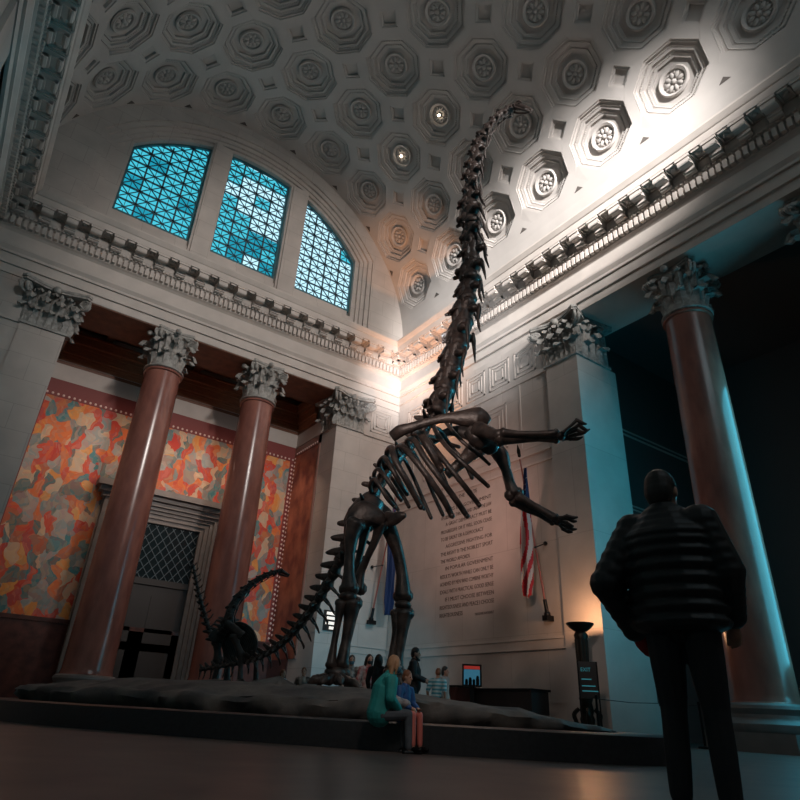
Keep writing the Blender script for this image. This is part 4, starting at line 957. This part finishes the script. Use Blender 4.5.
t=thing('information_panel','dark blue upright panel far back between the hind legs of the big skeleton','panel',(-2.15,-1.0,0))
MB().box((-2.42,-1.04,0),(-1.95,-.98,1.72)).build('board',mat('deep_blue_panel',(.015,.05,.10),.5),t)
mb=MB(); mb.box((-2.5,-1.2,0),(-1.87,-.82,.05)); mb.build('foot_plate',M['black'],t)
# counter with a screen
t=thing('ticket_counter','long dark counter standing against the right wall behind the rock','counter',(-1.9,-8.9,0))
mb=MB(); mb.box((-1.9,-9.95,0),(-1.2,-7.6,1.14)); mb.build('body',M['darkpanel'],t)
MB().box((-1.95,-10.0,1.14),(-1.15,-7.55,1.2)).build('counter_top',M['black'],t)
t=thing('cabinet','small dark red-brown cabinet left of the screen','cabinet',(-2.05,-7.0,0))
MB().box((-2.4,-7.4,0),(-1.7,-6.6,1.2)).build('body',mat('cabinet_wood',(.12,.035,.03),.5),t); MB().box((-2.45,-7.45,1.2),(-1.65,-6.55,1.26)).build('cabinet_top',M['darkpanel'],t)
mb=MB(); mb.box((-2.43,-7.36,.1),(-2.4,-7.02,1.1)); mb.build('cabinet_door',bpy.data.materials['cabinet_wood'],t); mb=MB(); mb.box((-2.43,-6.98,.1),(-2.4,-6.64,1.1)); mb.build('cabinet_door',bpy.data.materials['cabinet_wood'],t)
t=thing('screen','upright screen with a red header and blue picture on a post','screen',(-2.3,-7.95,0))
q=V((-2.3,-7.95,0)); fdv2=(C2-q).normalized(); s2=V((fdv2.y,-fdv2.x,0)); s2=s2 if s2.dot(PR)>0 else -s2
Rq=Matrix((s2,-fdv2,V((0,0,1)))).transposed().to_4x4(); Rq.translation=q
mb=MB(); mb.box((-.29,-.03,1.22),(.29,.05,1.84),Rq); mb.build('casing',M['black'],t)
MB().box((-.24,-.036,1.7),(.24,-.03,1.79),Rq).build('red_header',mat('red_screen_band',(.3,.02,.02),.4,emit=(.8,.07,.05),estr=.25),t)
MB().box((-.24,-.036,1.27),(.24,-.03,1.69),Rq).build('display',mat('blue_screen_picture',(.02,.08,.14),.3,emit=(.08,.33,.5),estr=.3,),t)
mb=MB()
for x,h,w in ((-.16,.14,.09),(-.05,.2,.1),(.06,.14,.08),(.17,.26,.1)):
    mb.box((x-w/2,-.04,1.27),(x+w/2,-.037,1.27+h*.7),Rq); mb.ball(Rq@V((x,-.039,1.27+h*.8)),(.045,.045,.05),8)
mb.build('picture_figures',M['black'],t); mb=MB(); mb.box((-.06,0,.0),(.06,.06,1.25),Rq); mb.box((-.25,-.15,0),(.25,.2,.05),Rq); mb.build('post',M['black'],t)
for i,(x,y) in enumerate(((-3.0,-13.0),(-1.0,-13.4),(-.3,-13.9))):
    t=thing('barrier_post',['dark barrier post nearest the notice board','dark barrier post in the middle of the three by the right opening','dark barrier post farthest right beside the opening'][i],'barrier post',(x,y,0),group='barrier posts by the opening')
    MB().lathe([(.16,0),(.17,.02),(.16,.045),(.03,.06),(.028,.92),(.04,.94),(.04,1.0),(.0,1.01)],(x,y,0),16,cap=False).build('post',M['black'],t,True,50)
for i in range(2):
    a,b=((-3.0,-13.0),(-1.0,-13.4)) if i==0 else ((-1.0,-13.4),(-.3,-13.9))
    a=V((*a,.92)); b=V((*b,.92)); d=(b-a).normalized()*.05; o=MB().tube([a+d,(a+b)/2-V((0,0,.03)),b-d],.03,6,flat=.3,ref=(0,0,1)).build('barrier_belt',M['black']); tag(o,['dark barrier belt between the left and middle posts','dark barrier belt between the middle and right posts'][i],'barrier belt','barrier belts by the opening')
# ------------------------------------------------------------------ people
SKIN=mat('skin',(.50,.27,.19),.5,var=.1,scale=8)
def remeshed(mb,name,material,parent,vox,smooth=3):
    o=mb.build(name,material,None,True,180)
    m=o.modifiers.new('r','REMESH'); m.mode='VOXEL'; m.voxel_size=vox; m.use_smooth_shade=True
    if smooth: s=o.modifiers.new('s','SMOOTH'); s.iterations=smooth; s.factor=.5
    bpy.context.view_layer.update(); me=bpy.data.meshes.new_from_object(o.evaluated_get(bpy.context.evaluated_depsgraph_get()))
    o.modifiers.clear(); old=o.data; o.data=me; bpy.data.meshes.remove(old)
    if not me.materials: me.materials.append(material)
    for p in me.polygons: p.use_smooth=True
    adopt(o,parent); return o
def caps(mb,pts,rad,n=10,sub=3):
    P,Q=catmull(pts,rad,sub); mb.tube(P,Q,n); mb.ball(P[0],Q[0],n); mb.ball(P[-1],Q[-1],n)
class Body:
    """a person in local axes (facing +x, left +y), moved to loc and turned; S scales to the height"""
    def __init__(s,label,loc,face,height,J,vox=.012,group=None):
        s.k=height/1.72; s.J={}; s.vox=vox; s.loc=V(loc); fx=V((face[0],face[1],0)).normalized(); s.X=fx; s.Y=V((-fx.y,fx.x,0)); s.t=thing('person',label,'person',loc,group)
        for k,p in J.items(): s.J[k]=s.P(*p)
    def P(s,x,y,z): return s.loc+(s.X*x+s.Y*y+V((0,0,z)))*s.k
    def r(s,v): return v*s.k
    def head(s,turn=0,tilt=0):
        h=s.J['head']; c,sn=math.cos(turn),math.sin(turn); x=s.X*c+s.Y*sn; z=(V((0,0,1))*math.cos(tilt)+x*math.sin(-tilt)); x=(x*math.cos(tilt)+V((0,0,1))*math.sin(tilt)); y=z.cross(x); s.hx,s.hy,s.hz=x,y,z
        s.H=lambda a,b,c_: h+(x*a+y*b+z*c_)*s.k
    def finish(s,top,bottom,hair=None,hairlen='short',shoes=None,mask=None,sleeve=1.,top_r=1.,puffy=False,shorts=False,fingers=True,beard=None,curl=.6):
        J=s.J; r=s.r; mb=MB(); H=s.H
        Hm=Matrix((s.hx,s.hy,s.hz)).transposed()
        # head, face, ears, neck
        mb.ball(H(0,0,.02),(r(.098),r(.078),r(.115)),14,Hm); mb.ball(H(.03,0,-.05),(r(.068),r(.062),r(.075)),12,Hm)
        mb.tube([H(.085,0,.03),H(.115,0,-.02),H(.09,0,-.032)],[r(.011),r(.017),r(.012)],8); mb.ball(H(.088,0,-.062),(r(.014),r(.026),r(.009)),8,Hm); mb.ball(H(.075,0,-.105),(r(.022),r(.028),r(.02)),8,Hm)
        for q in (1,-1): mb.ball(H(-.005,q*.08,.0),(r(.022),r(.012),r(.034)),8,Hm)
        caps(mb,[H(-.02,0,-.07),J['neck']],[r(.056),r(.06)])
        caps(mb,[J['neck'],J['chest'],(J['chest']+J['pelvis'])/2,J['pelvis']],[r(.07),r(.125),r(.115),r(.13)],12)
        for q in 'LR':
            caps(mb,[J['chest']*.3+J['sh'+q]*.7,J['sh'+q],J['el'+q]],[r(.062),r(.058),r(.042)]); caps(mb,[J['el'+q],(J['el'+q]+J['wr'+q])/2,J['wr'+q]],[r(.042),r(.038),r(.026)])
            caps(mb,[J['hip'+q],(J['hip'+q]+J['kn'+q])/2,J['kn'+q]],[r(.092),r(.078),r(.056)]); caps(mb,[J['kn'+q],J['kn'+q]*.65+J['an'+q]*.35,J['an'+q]],[r(.055),r(.056),r(.036)])
            f=J.get('toe'+q); f=f if f is not None else J['an'+q]+s.X*r(.17)-V((0,0,r(.045))); caps(mb,[J['an'+q]-V((0,0,r(.03))),f],[r(.042),r(.03)])
            # hand
            w=J['wr'+q]; d=(w-J['el'+q]).normalized(); hd=J.get('hd'+q); d=(hd-w).normalized() if hd is not None else d
            sidev=s.Y*(1 if q=='L' else -1); pal=d.cross(sidev); pal=pal.normalized() if pal.length>.1 else s.X; acr=pal.cross(d).normalized()
            caps(mb,[w,w+d*r(.045),w+d*r(.085)],[r(.026),r(.034),r(.032)],8)
            for i,(o_,L) in enumerate(((-.03,.062),(-.01,.075),(.01,.07),(.028,.054))):
                b=w+d*r(.085)+acr*r(o_); c1=b+(d*math.cos(curl*.5)+pal*math.sin(curl*.5))*r(L*.55); c2=c1+(d*math.cos(curl*1.5)+pal*math.sin(curl*1.5))*r(L*.5)
                caps(mb,[b,c1,c2],[r(.0105),r(.0095),r(.008)],6,2)
            b=w+d*r(.03)-acr*r(.03); caps(mb,[b,b+(d*.7-acr*.6+pal*.3)*r(.045),b+(d*1.4-acr*.7+pal*.6)*r(.045)],[r(.013),r(.011),r(.009)],6,2)
        s.body=remeshed(mb,'body',SKIN,s.t,s.vox)
        for q in (1,-1):
            e=MB().ball(H(.083,q*.031,.012),r(.012),8); e.build('eye',EYE,s.t,True)
        # top with sleeves
        mb=MB(); g=top_r; ch=J['chest'];pe=J['pelvis']; nk=J['neck']; mid=(ch+pe)/2
        if puffy:
            N=puffy if puffy>1 else 9
            for i in range(N):
                t=i/(N-1); c=(nk*(1-t)+pe*t) if t<1 else pe; c=nk.lerp(ch,min(1,t*2.2)) if t<.45 else ch.lerp(pe-V((0,0,r(.06))),(t-.45)/.55); w=.10+.09*min(1,t*3.2); mb.ball(c,(r(w*g*.86),r(w*g*1.12),r(.07)),14,Matrix((s.X,s.Y,V((0,0,1)))).transposed())
            caps(mb,[nk,ch,pe],[r(.08*g),r(.13*g),r(.14*g)],12)
        else:
            caps(mb,[nk-V((0,0,r(.015))),ch,mid,pe],[r(.076*g),r(.142*g),r(.14*g),r(.15*g)],14)
            for q in 'LR': mb.ball(J['sh'+q]*.55+ch*.45,r(.09*g),10)
        for q in 'LR':
            sh,el,wr=J['sh'+q],J['el'+q],J['wr'+q]
            caps(mb,[ch*.45+sh*.55,sh,sh.lerp(el,min(1,sleeve*2))],[r(.085*g),r(.078*g),r(.062*g)])
            if sleeve>.5: caps(mb,[el,el.lerp(wr,.5),el.lerp(wr,(sleeve-.5)*2*.95)],[r(.062*g),r(.054*g),r(.044*g)])
            if puffy:
                for i in range(6): c=sh.lerp(el,i/5); mb.ball(c,r(.084*g-.012*i/5),10)
                for i in range(1,6): c=el.lerp(wr,i/5.4); mb.ball(c,r(.07*g-.012*i/5),10)
        remeshed(mb,'jacket' if puffy or top_r>1.05 else 'shirt',top,s.t,s.vox,2)
        # trousers
        mb=MB(); caps(mb,[pe+V((0,0,r(.04))),pe],[r(.135),r(.142)],12)
        for q in 'LR':
            hp,kn,an=J['hip'+q],J['kn'+q],J['an'+q]; caps(mb,[hp,(hp+kn)/2,kn],[r(.104),r(.09),r(.068)])
            if not shorts: caps(mb,[kn,kn.lerp(an,.5),kn.lerp(an,.93)],[r(.066),r(.063),r(.054)])
        remeshed(mb,'trousers',bottom,s.t,s.vox,2)
        for q in 'LR':
            f=J.get('toe'+q); f=f if f is not None else J['an'+q]+s.X*r(.17)-V((0,0,r(.045)))
            mb=MB(); b=J['an'+q]-V((0,0,r(.035))); u=(f-b).normalized(); caps(mb,[b-u*r(.05)-V((0,0,r(.01))),b.lerp(f,.5),f],[r(.05),r(.05),r(.042)],10); remeshed(mb,'shoe',shoes or M['black'],s.t,s.vox,1)
        if hair:
            mb=MB(); mb.ball(H(-.014,0,.042),(r(.101),r(.087),r(.108)),14,Hm); mb.ball(H(-.05,0,-.0),(r(.07),r(.082),r(.1)),12,Hm)
            if hairlen=='long':
                for q in (-.07,-.045,-.02,.0,.02,.045,.07): caps(mb,[H(-.03-.03*(1-abs(q)/.07),q,.05),H(-.07,q*1.15,-.08),H(-.075,q*1.25,-.2),H(-.05,q*1.2,-.29+abs(q))],[r(.03),r(.034),r(.03),r(.012)],8)
                for q in (1,-1): caps(mb,[H(.03,q*.07,.07),H(.01,q*.088,-.02),H(-.01,q*.085,-.13)],[r(.024),r(.024),r(.014)],8)
            if hairlen=='hood':
                for q in (1,-1): caps(mb,[H(-.03,q*.07,.07),H(-.05,q*.08,-.08)],[r(.04),r(.04)],8)
            remeshed(mb,'hair',hair,s.t,min(s.vox,.012),1)
        if beard:
            mb=MB(); caps(mb,[H(.02,.062,-.06),H(.07,.035,-.115),H(.085,0,-.12),H(.07,-.035,-.115),H(.02,-.062,-.06)],[r(.02),r(.026),r(.03),r(.026),r(.02)],8); remeshed(mb,'beard',beard,s.t,min(s.vox,.012),1)
        if mask:
            mb=MB(); mb.ball(H(.048,0,-.055),(r(.072),r(.066),r(.062)),12,Hm); remeshed(mb,'face_mask',mask,s.t,min(s.vox,.012),1)
            mb=MB(); 
            for q in (1,-1): mb.tube([H(.06,q*.062,-.04),H(0,q*.085,-.005)],r(.004),5)
            mb.build('mask_loop',mask,s.t)
        return s
EYE=mat('dark_eye',(.02,.015,.012),.2)
def stand(armL=None,armR=None,lean=0):
    J=dict(pelvis=(0,0,.94),chest=(lean*.6,0,1.27),neck=(lean,0,1.46),head=(lean+.03,0,1.60),shL=(lean*.9,.185,1.40),shR=(lean*.9,-.185,1.40),elL=(-.02,.25,1.12),elR=(-.02,-.25,1.12),wrL=(.08,.24,.88),wrR=(.08,-.24,.88),hipL=(0,.09,.90),hipR=(0,-.09,.90),knL=(.02,.1,.49),knR=(.02,-.1,.49),anL=(-.02,.11,.085),anR=(-.02,-.11,.085))
    for q,a in (('L',armL),('R',armR)):
        if a: J['el'+q],J['wr'+q]=a
    return J
def sit(hz=.42,thigh=.40,drop=.40,lean=.03):
    b=hz+.12
    return dict(pelvis=(0,0,b),chest=(lean,0,b+.33),neck=(lean*2.4,0,b+.53),head=(lean*3+.02,0,b+.67),shL=(lean*2,.175,b+.46),shR=(lean*2,-.175,b+.46),elL=(.1,.24,b+.2),elR=(.1,-.24,b+.2),wrL=(.3,.12,b+.12),wrR=(.3,-.12,b+.12),hipL=(0,.09,b-.02),hipR=(0,-.09,b-.02),knL=(thigh,.12,b-.0),knR=(thigh,-.12,b-.0),anL=(thigh+.02,.12,b-drop),anR=(thigh+.02,-.12,b-drop))
def ray_floor(x,D,z=0.):
    p=at(x,700,D); return V((p.x,p.y,z))
teal=mat('teal_coat',(.02,.30,.29),.65,var=.25,scale=9,bump=.2); blue=mat('blue_coat',(.02,.09,.28),.65,var=.2,scale=9); blond=mat('blond_hair',(.52,.27,.14),.6,var=.4,scale=14,stretch=(1,1,.2)); dhair=mat('dark_hair',(.018,.014,.012),.5); red_hair=mat('red_brown_hair',(.25,.09,.04),.6,var=.3,scale=20)
maskb=mat('blue_face_mask',(.05,.13,.18),.7); maskd=mat('dark_mask',(.02,.03,.04),.7); darkcloth=mat('dark_cloth',(.014,.014,.016),.75); grey=mat('grey_jeans',(.10,.11,.13),.8,var=.3,scale=10); pink=mat('coral_trousers',(.62,.16,.13),.7)
# the two children on the kerb
Rr=PR; 
p=ray_floor(380,7.95); B=Body('blond girl in a teal coat with a face mask, seated on the kerb facing right',(p.x,p.y,0),(PR*.97+VD*.25)[:2],1.33,sit(.39,.42,.46,.06),.008)
B.J['wrR']=B.P(.28,-.10,.56); B.J['wrL']=B.P(.30,.06,.57); B.head(0.15,-.05); B.finish(teal,grey,blond,'long',M['black'],maskb,sleeve=1.,top_r=1.3,curl=.9)
mb=MB(); q=B.J['knL'].lerp(B.J['hipL'],.4)*.5+B.J['knR'].lerp(B.J['hipR'],.4)*.5+V((0,0,.125)); mb.ball(q,(.12,.1,.07),12); mb.ball(q+B.X*.09-V((0,0,.01)),(.09,.09,.055),10); caps(mb,[q-B.X*.1,q+V((0,0,.055)),q+B.X*.1],[.03,.03,.03],8)
holder=bpy.data.objects.new('tmp',None); o=remeshed(mb,'cloth_bundle',mat('pale_grey_cloth',(.40,.34,.33),.85,col2=(.2,.18,.19),scale=18),holder,.008,2); o.parent=None; o.matrix_parent_inverse=Matrix.Identity(4); bpy.data.objects.remove(holder); tag(o,'pale grey cloth bundle on the lap of the girl in teal','bundle')
p=ray_floor(402,8.15); B=Body('child in a blue coat and coral trousers, seated right of the girl in teal',(p.x,p.y,0),(PR*.8-VD*.6)[:2],1.02,sit(.54,.36,.54),.008)
B.head(.15,-.12); B.finish(blue,pink,red_hair,'short',M['black'],None,sleeve=1.,top_r=1.1)
# grown-ups standing and sitting behind the rock
p=ray_floor(413,15.2); B=Body('bearded man in a dark jacket standing behind the rock, looking right',p,(PR*.95-VD*.2)[:2],1.76,stand(((.04,.24,1.14),(.24,.16,1.08)),((.04,-.24,1.14),(.26,-.12,1.05)))); B.head(0,-.05); B.finish(darkcloth,darkcloth,dhair,'short',M['black'],None,top_r=1.12,beard=dhair)
stripe=bpy.data.materials.new('cyan_white_stripes'); stripe.use_nodes=True; n=stripe.node_tree.nodes; l=stripe.node_tree.links
w=n.new('ShaderNodeTexWave'); w.bands_direction='Z'; w.inputs['Scale'].default_value=4.2; tc=n.new('ShaderNodeTexCoord'); l.new(tc.outputs['Object'],w.inputs['Vector']); rp=n.new('ShaderNodeValToRGB'); l.new(w.outputs['Color'],rp.inputs[0]); rp.color_ramp.elements[0].color=(.06,.33,.40,1); rp.color_ramp.elements[1].color=(.45,.58,.62,1); rp.color_ramp.elements[0].position=.45; rp.color_ramp.elements[1].position=.55; l.new(rp.outputs[0],n['Principled BSDF'].inputs['Base Color'])
p=ray_floor(436,14.6); B=Body('person in a cyan and white striped shirt bending forward behind the rock',p,(PR*.35+VD*.9)[:2],1.32,stand(lean=.16)); B.head(.3,-.45); B.finish(stripe,darkcloth,red_hair,'short',M['black'],None,sleeve=.45)
p=ray_floor(349,17.0); B=Body('man in a face mask and patterned top standing far back between the hind legs',p,(-VD)[:2],1.66,stand()); B.head(.1,0); B.finish(mat('grey_patterned_top',(.42,.4,.37),.8,col2=(.06,.06,.065),scale=14),darkcloth,dhair,'short',M['black'],maskb)
p=ray_floor(366.5,17.0); B=Body('dark-haired woman in a mask and red and white patterned top, standing far back',p,(-VD*.9+PR*.3)[:2],1.70,stand()); B.head(.1,0); B.finish(mat('red_white_print',(.72,.58,.54),.8,col2=(.36,.05,.06),scale=9),darkcloth,dhair,'long',M['black'],maskd,sleeve=.5)
p=ray_floor(376,15.8); B=Body('person in dark clothes with dark hair, standing back to us behind the blond girl',p,(VD*.9+PR*.4)[:2],1.62,stand()); B.head(.2,0); B.finish(darkcloth,darkcloth,dhair,'long',M['black'],None)
p=ray_floor(279,16.7); B=Body('child in a pale blue top standing beyond the rock, right of the young skeleton',p,(-VD*.5+PR*.8)[:2],1.22,stand()); B.head(.2,0); B.finish(mat('pale_blue_top',(.5,.72,.82),.8,col2=(.15,.42,.55),scale=9),darkcloth,red_hair,'short',M['black'],None,sleeve=.5)
p=ray_floor(301,17.2); B=Body('child in a pale open jacket over black, standing beyond the dinosaur tail',p,(-VD)[:2],1.32,stand()); B.head(0,0); B.finish(mat('pale_beige_jacket',(.5,.42,.36),.8,col2=(.04,.04,.04),scale=6),darkcloth,red_hair,'short',M['black'],None,sleeve=1)
p=ray_floor(444,15.6); B=Body('person in a pale top behind the striped shirt, beside the cabinet',p,(PR*.8-VD*.4)[:2],1.42,stand()); B.head(0,0); B.finish(mat('pale_pink_top',(.36,.28,.25),.8),darkcloth,dhair,'hood',M['black'],None,sleeve=.5)
# the visitor close by on the right, elbow out, hand in pocket
jk=mat('black_puffer_jacket',(.012,.013,.015),.5,var=.2,scale=12,bump=.15)
p=ray_floor(692,3.75); B=Body('person in a black quilted jacket standing close by at the right, elbow out',p,(VD*.75+PR*.65)[:2],1.74,stand(((-.13,.33,1.09),(.07,.26,.86)),((.02,-.27,1.13),(.16,-.22,.92))),.009)
B.head(-.1,0); B.finish(jk,mat('dark_trousers',(.016,.017,.02),.75),dhair,'short',M['black'],None,sleeve=1,top_r=1.22,puffy=11)
mb=MB(); wr=B.J['wrL']; d=(wr-B.J['elL']).normalized(); caps(mb,[wr+d*.0,wr+d*.07,wr+d*.12],[.04,.048,.038],10); remeshed(mb,'red_glove',mat('red_knit_glove',(.35,.02,.02),.8),B.t,.009,1)
# ------------------------------------------------------------------ light
def light(kind,name,loc,target,power,col,**k):
    L=bpy.data.lights.new(name,kind); L.energy=power; L.color=col
    for a,v in k.items(): setattr(L,a,v)
    o=bpy.data.objects.new(name,L); C.objects.link(o); o.location=loc
    if target is not None: o.rotation_euler=(V(target)-V(loc)).to_track_quat('-Z','Y').to_euler()
    return o
w=bpy.data.worlds.new('world'); sc.world=w; w.use_nodes=True; w.node_tree.nodes['Background'].inputs[0].default_value=(.25,.5,.6,1); w.node_tree.nodes['Background'].inputs[1].default_value=.1
WARM=(1,.78,.62); COOL=(.82,.92,1); TEAL=(.08,.62,.85)
# unseen spot added to brighten the vault, as from an assumed window behind camera
light('SPOT','window_beam',(-11,-33,21),(0,-11,18.3),100000,(1,.97,.95),spot_size=math.radians(23),spot_blend=.9,shadow_soft_size=.8)
light('SPOT','window_beam_end_wall',(-9,-33,21),(-5.5,0,14.5),15000,(1,.9,.84),spot_size=math.radians(44),spot_blend=.7,shadow_soft_size=1.5)  # unseen spot added for the end wall, its cone kept off the pier
light('SPOT','corner_spot',(-9,-12,7.5),(-.3,-.3,15.2),15000,(.95,.96,1),spot_size=math.radians(18),spot_blend=1,shadow_soft_size=.5)  # assumed lamp, itself unseen, that whitens the frieze at the corner
light('SPOT','cornice_uplight',(-4.5,-6.5,.7),(-.5,-2.4,16.6),16000,(1,.5,.27),spot_size=math.radians(26),spot_blend=1,shadow_soft_size=.3)  # unseen floor lamp, assumed for the orange glow under the cornice
light('SPOT','inscription_light',(-6,-9.5,5.0),(0,-5.4,7.8),900,(1,.55,.45),spot_size=math.radians(70),spot_blend=1,shadow_soft_size=.5)  # spot assumed for the warm wash over the lettered wall, its fitting unseen
light('AREA','front_window_daylight',(-9.3,-33.3,22),(-7,0,14),220,(.85,.95,1),shape='RECTANGLE',size=11,size_y=6)  # weak unseen panel added as general fill from the camera end
light('AREA','side_hall_daylight',(1.6,-17.2,6),(-9,-14,6),330,TEAL,shape='RECTANGLE',size=2.6,size_y=8)  # unseen panel added in the opening to throw teal on the skeleton
light('SPOT','side_hall_beam',(1.2,-17.2,5),(-8.6,-13.6,7),2200,TEAL,spot_size=math.radians(50),spot_blend=.8,shadow_soft_size=.9)  # added spot, aimed to tint the big skeleton teal
light('SPOT','floor_level_daylight',(-5.5,-9,2.2),(-2.2,0,1.6),900,(.12,.6,.85),spot_size=math.radians(64),spot_blend=1,shadow_soft_size=.4)  # teal wash added over the low end wall, without a source of its own
light('SPOT','platform_lamp',(-13,-20.5,4.5),(-10.6,-15.6,.8),200,(1,.86,.76),spot_size=math.radians(50),spot_blend=1,shadow_soft_size=.4)  # unseen spot added to brighten the seated children
light('AREA','side_hall_window_light',(-.1,-13.6,6.6),(.6,-11.2,6.6),75,(.02,.55,.8),shape='RECTANGLE',size=.8,size_y=9)  # unseen strip added by the opening to turn the pier side teal
light('SPOT','frieze_spot',(-9,-14,8),(0,-5.5,15.3),5000,(.88,.94,1),spot_size=math.radians(34),spot_blend=1,shadow_soft_size=.6)  # extra unseen lamp put in to whiten the frieze
light('SPOT','skeleton_spot',(-18,-22,10),(-9,-14,6.4),2600,(1,.76,.66),spot_size=math.radians(34),spot_blend=1,shadow_soft_size=.8)  # extra warm lamp put in for highlights on the bones
light('POINT','torchere_light',(tx,ty,3.06),None,70,(1,.5,.25),shadow_soft_size=.1)
light('AREA','recess_lamp',(-9.3,1.5,10.5),(-9.3,4,7.5),120,(1,.72,.55),shape='RECTANGLE',size=9,size_y=.4)  # unseen panel added to light the mural; no lamp hangs here
sc.view_settings.view_transform='Standard'; sc.view_settings.look='None'; sc.view_settings.gamma=1; sc.view_settings.use_curve_mapping=False; sc.view_settings.exposure=0
sc.cycles.use_denoising=True; sc.cycles.max_bounces=6
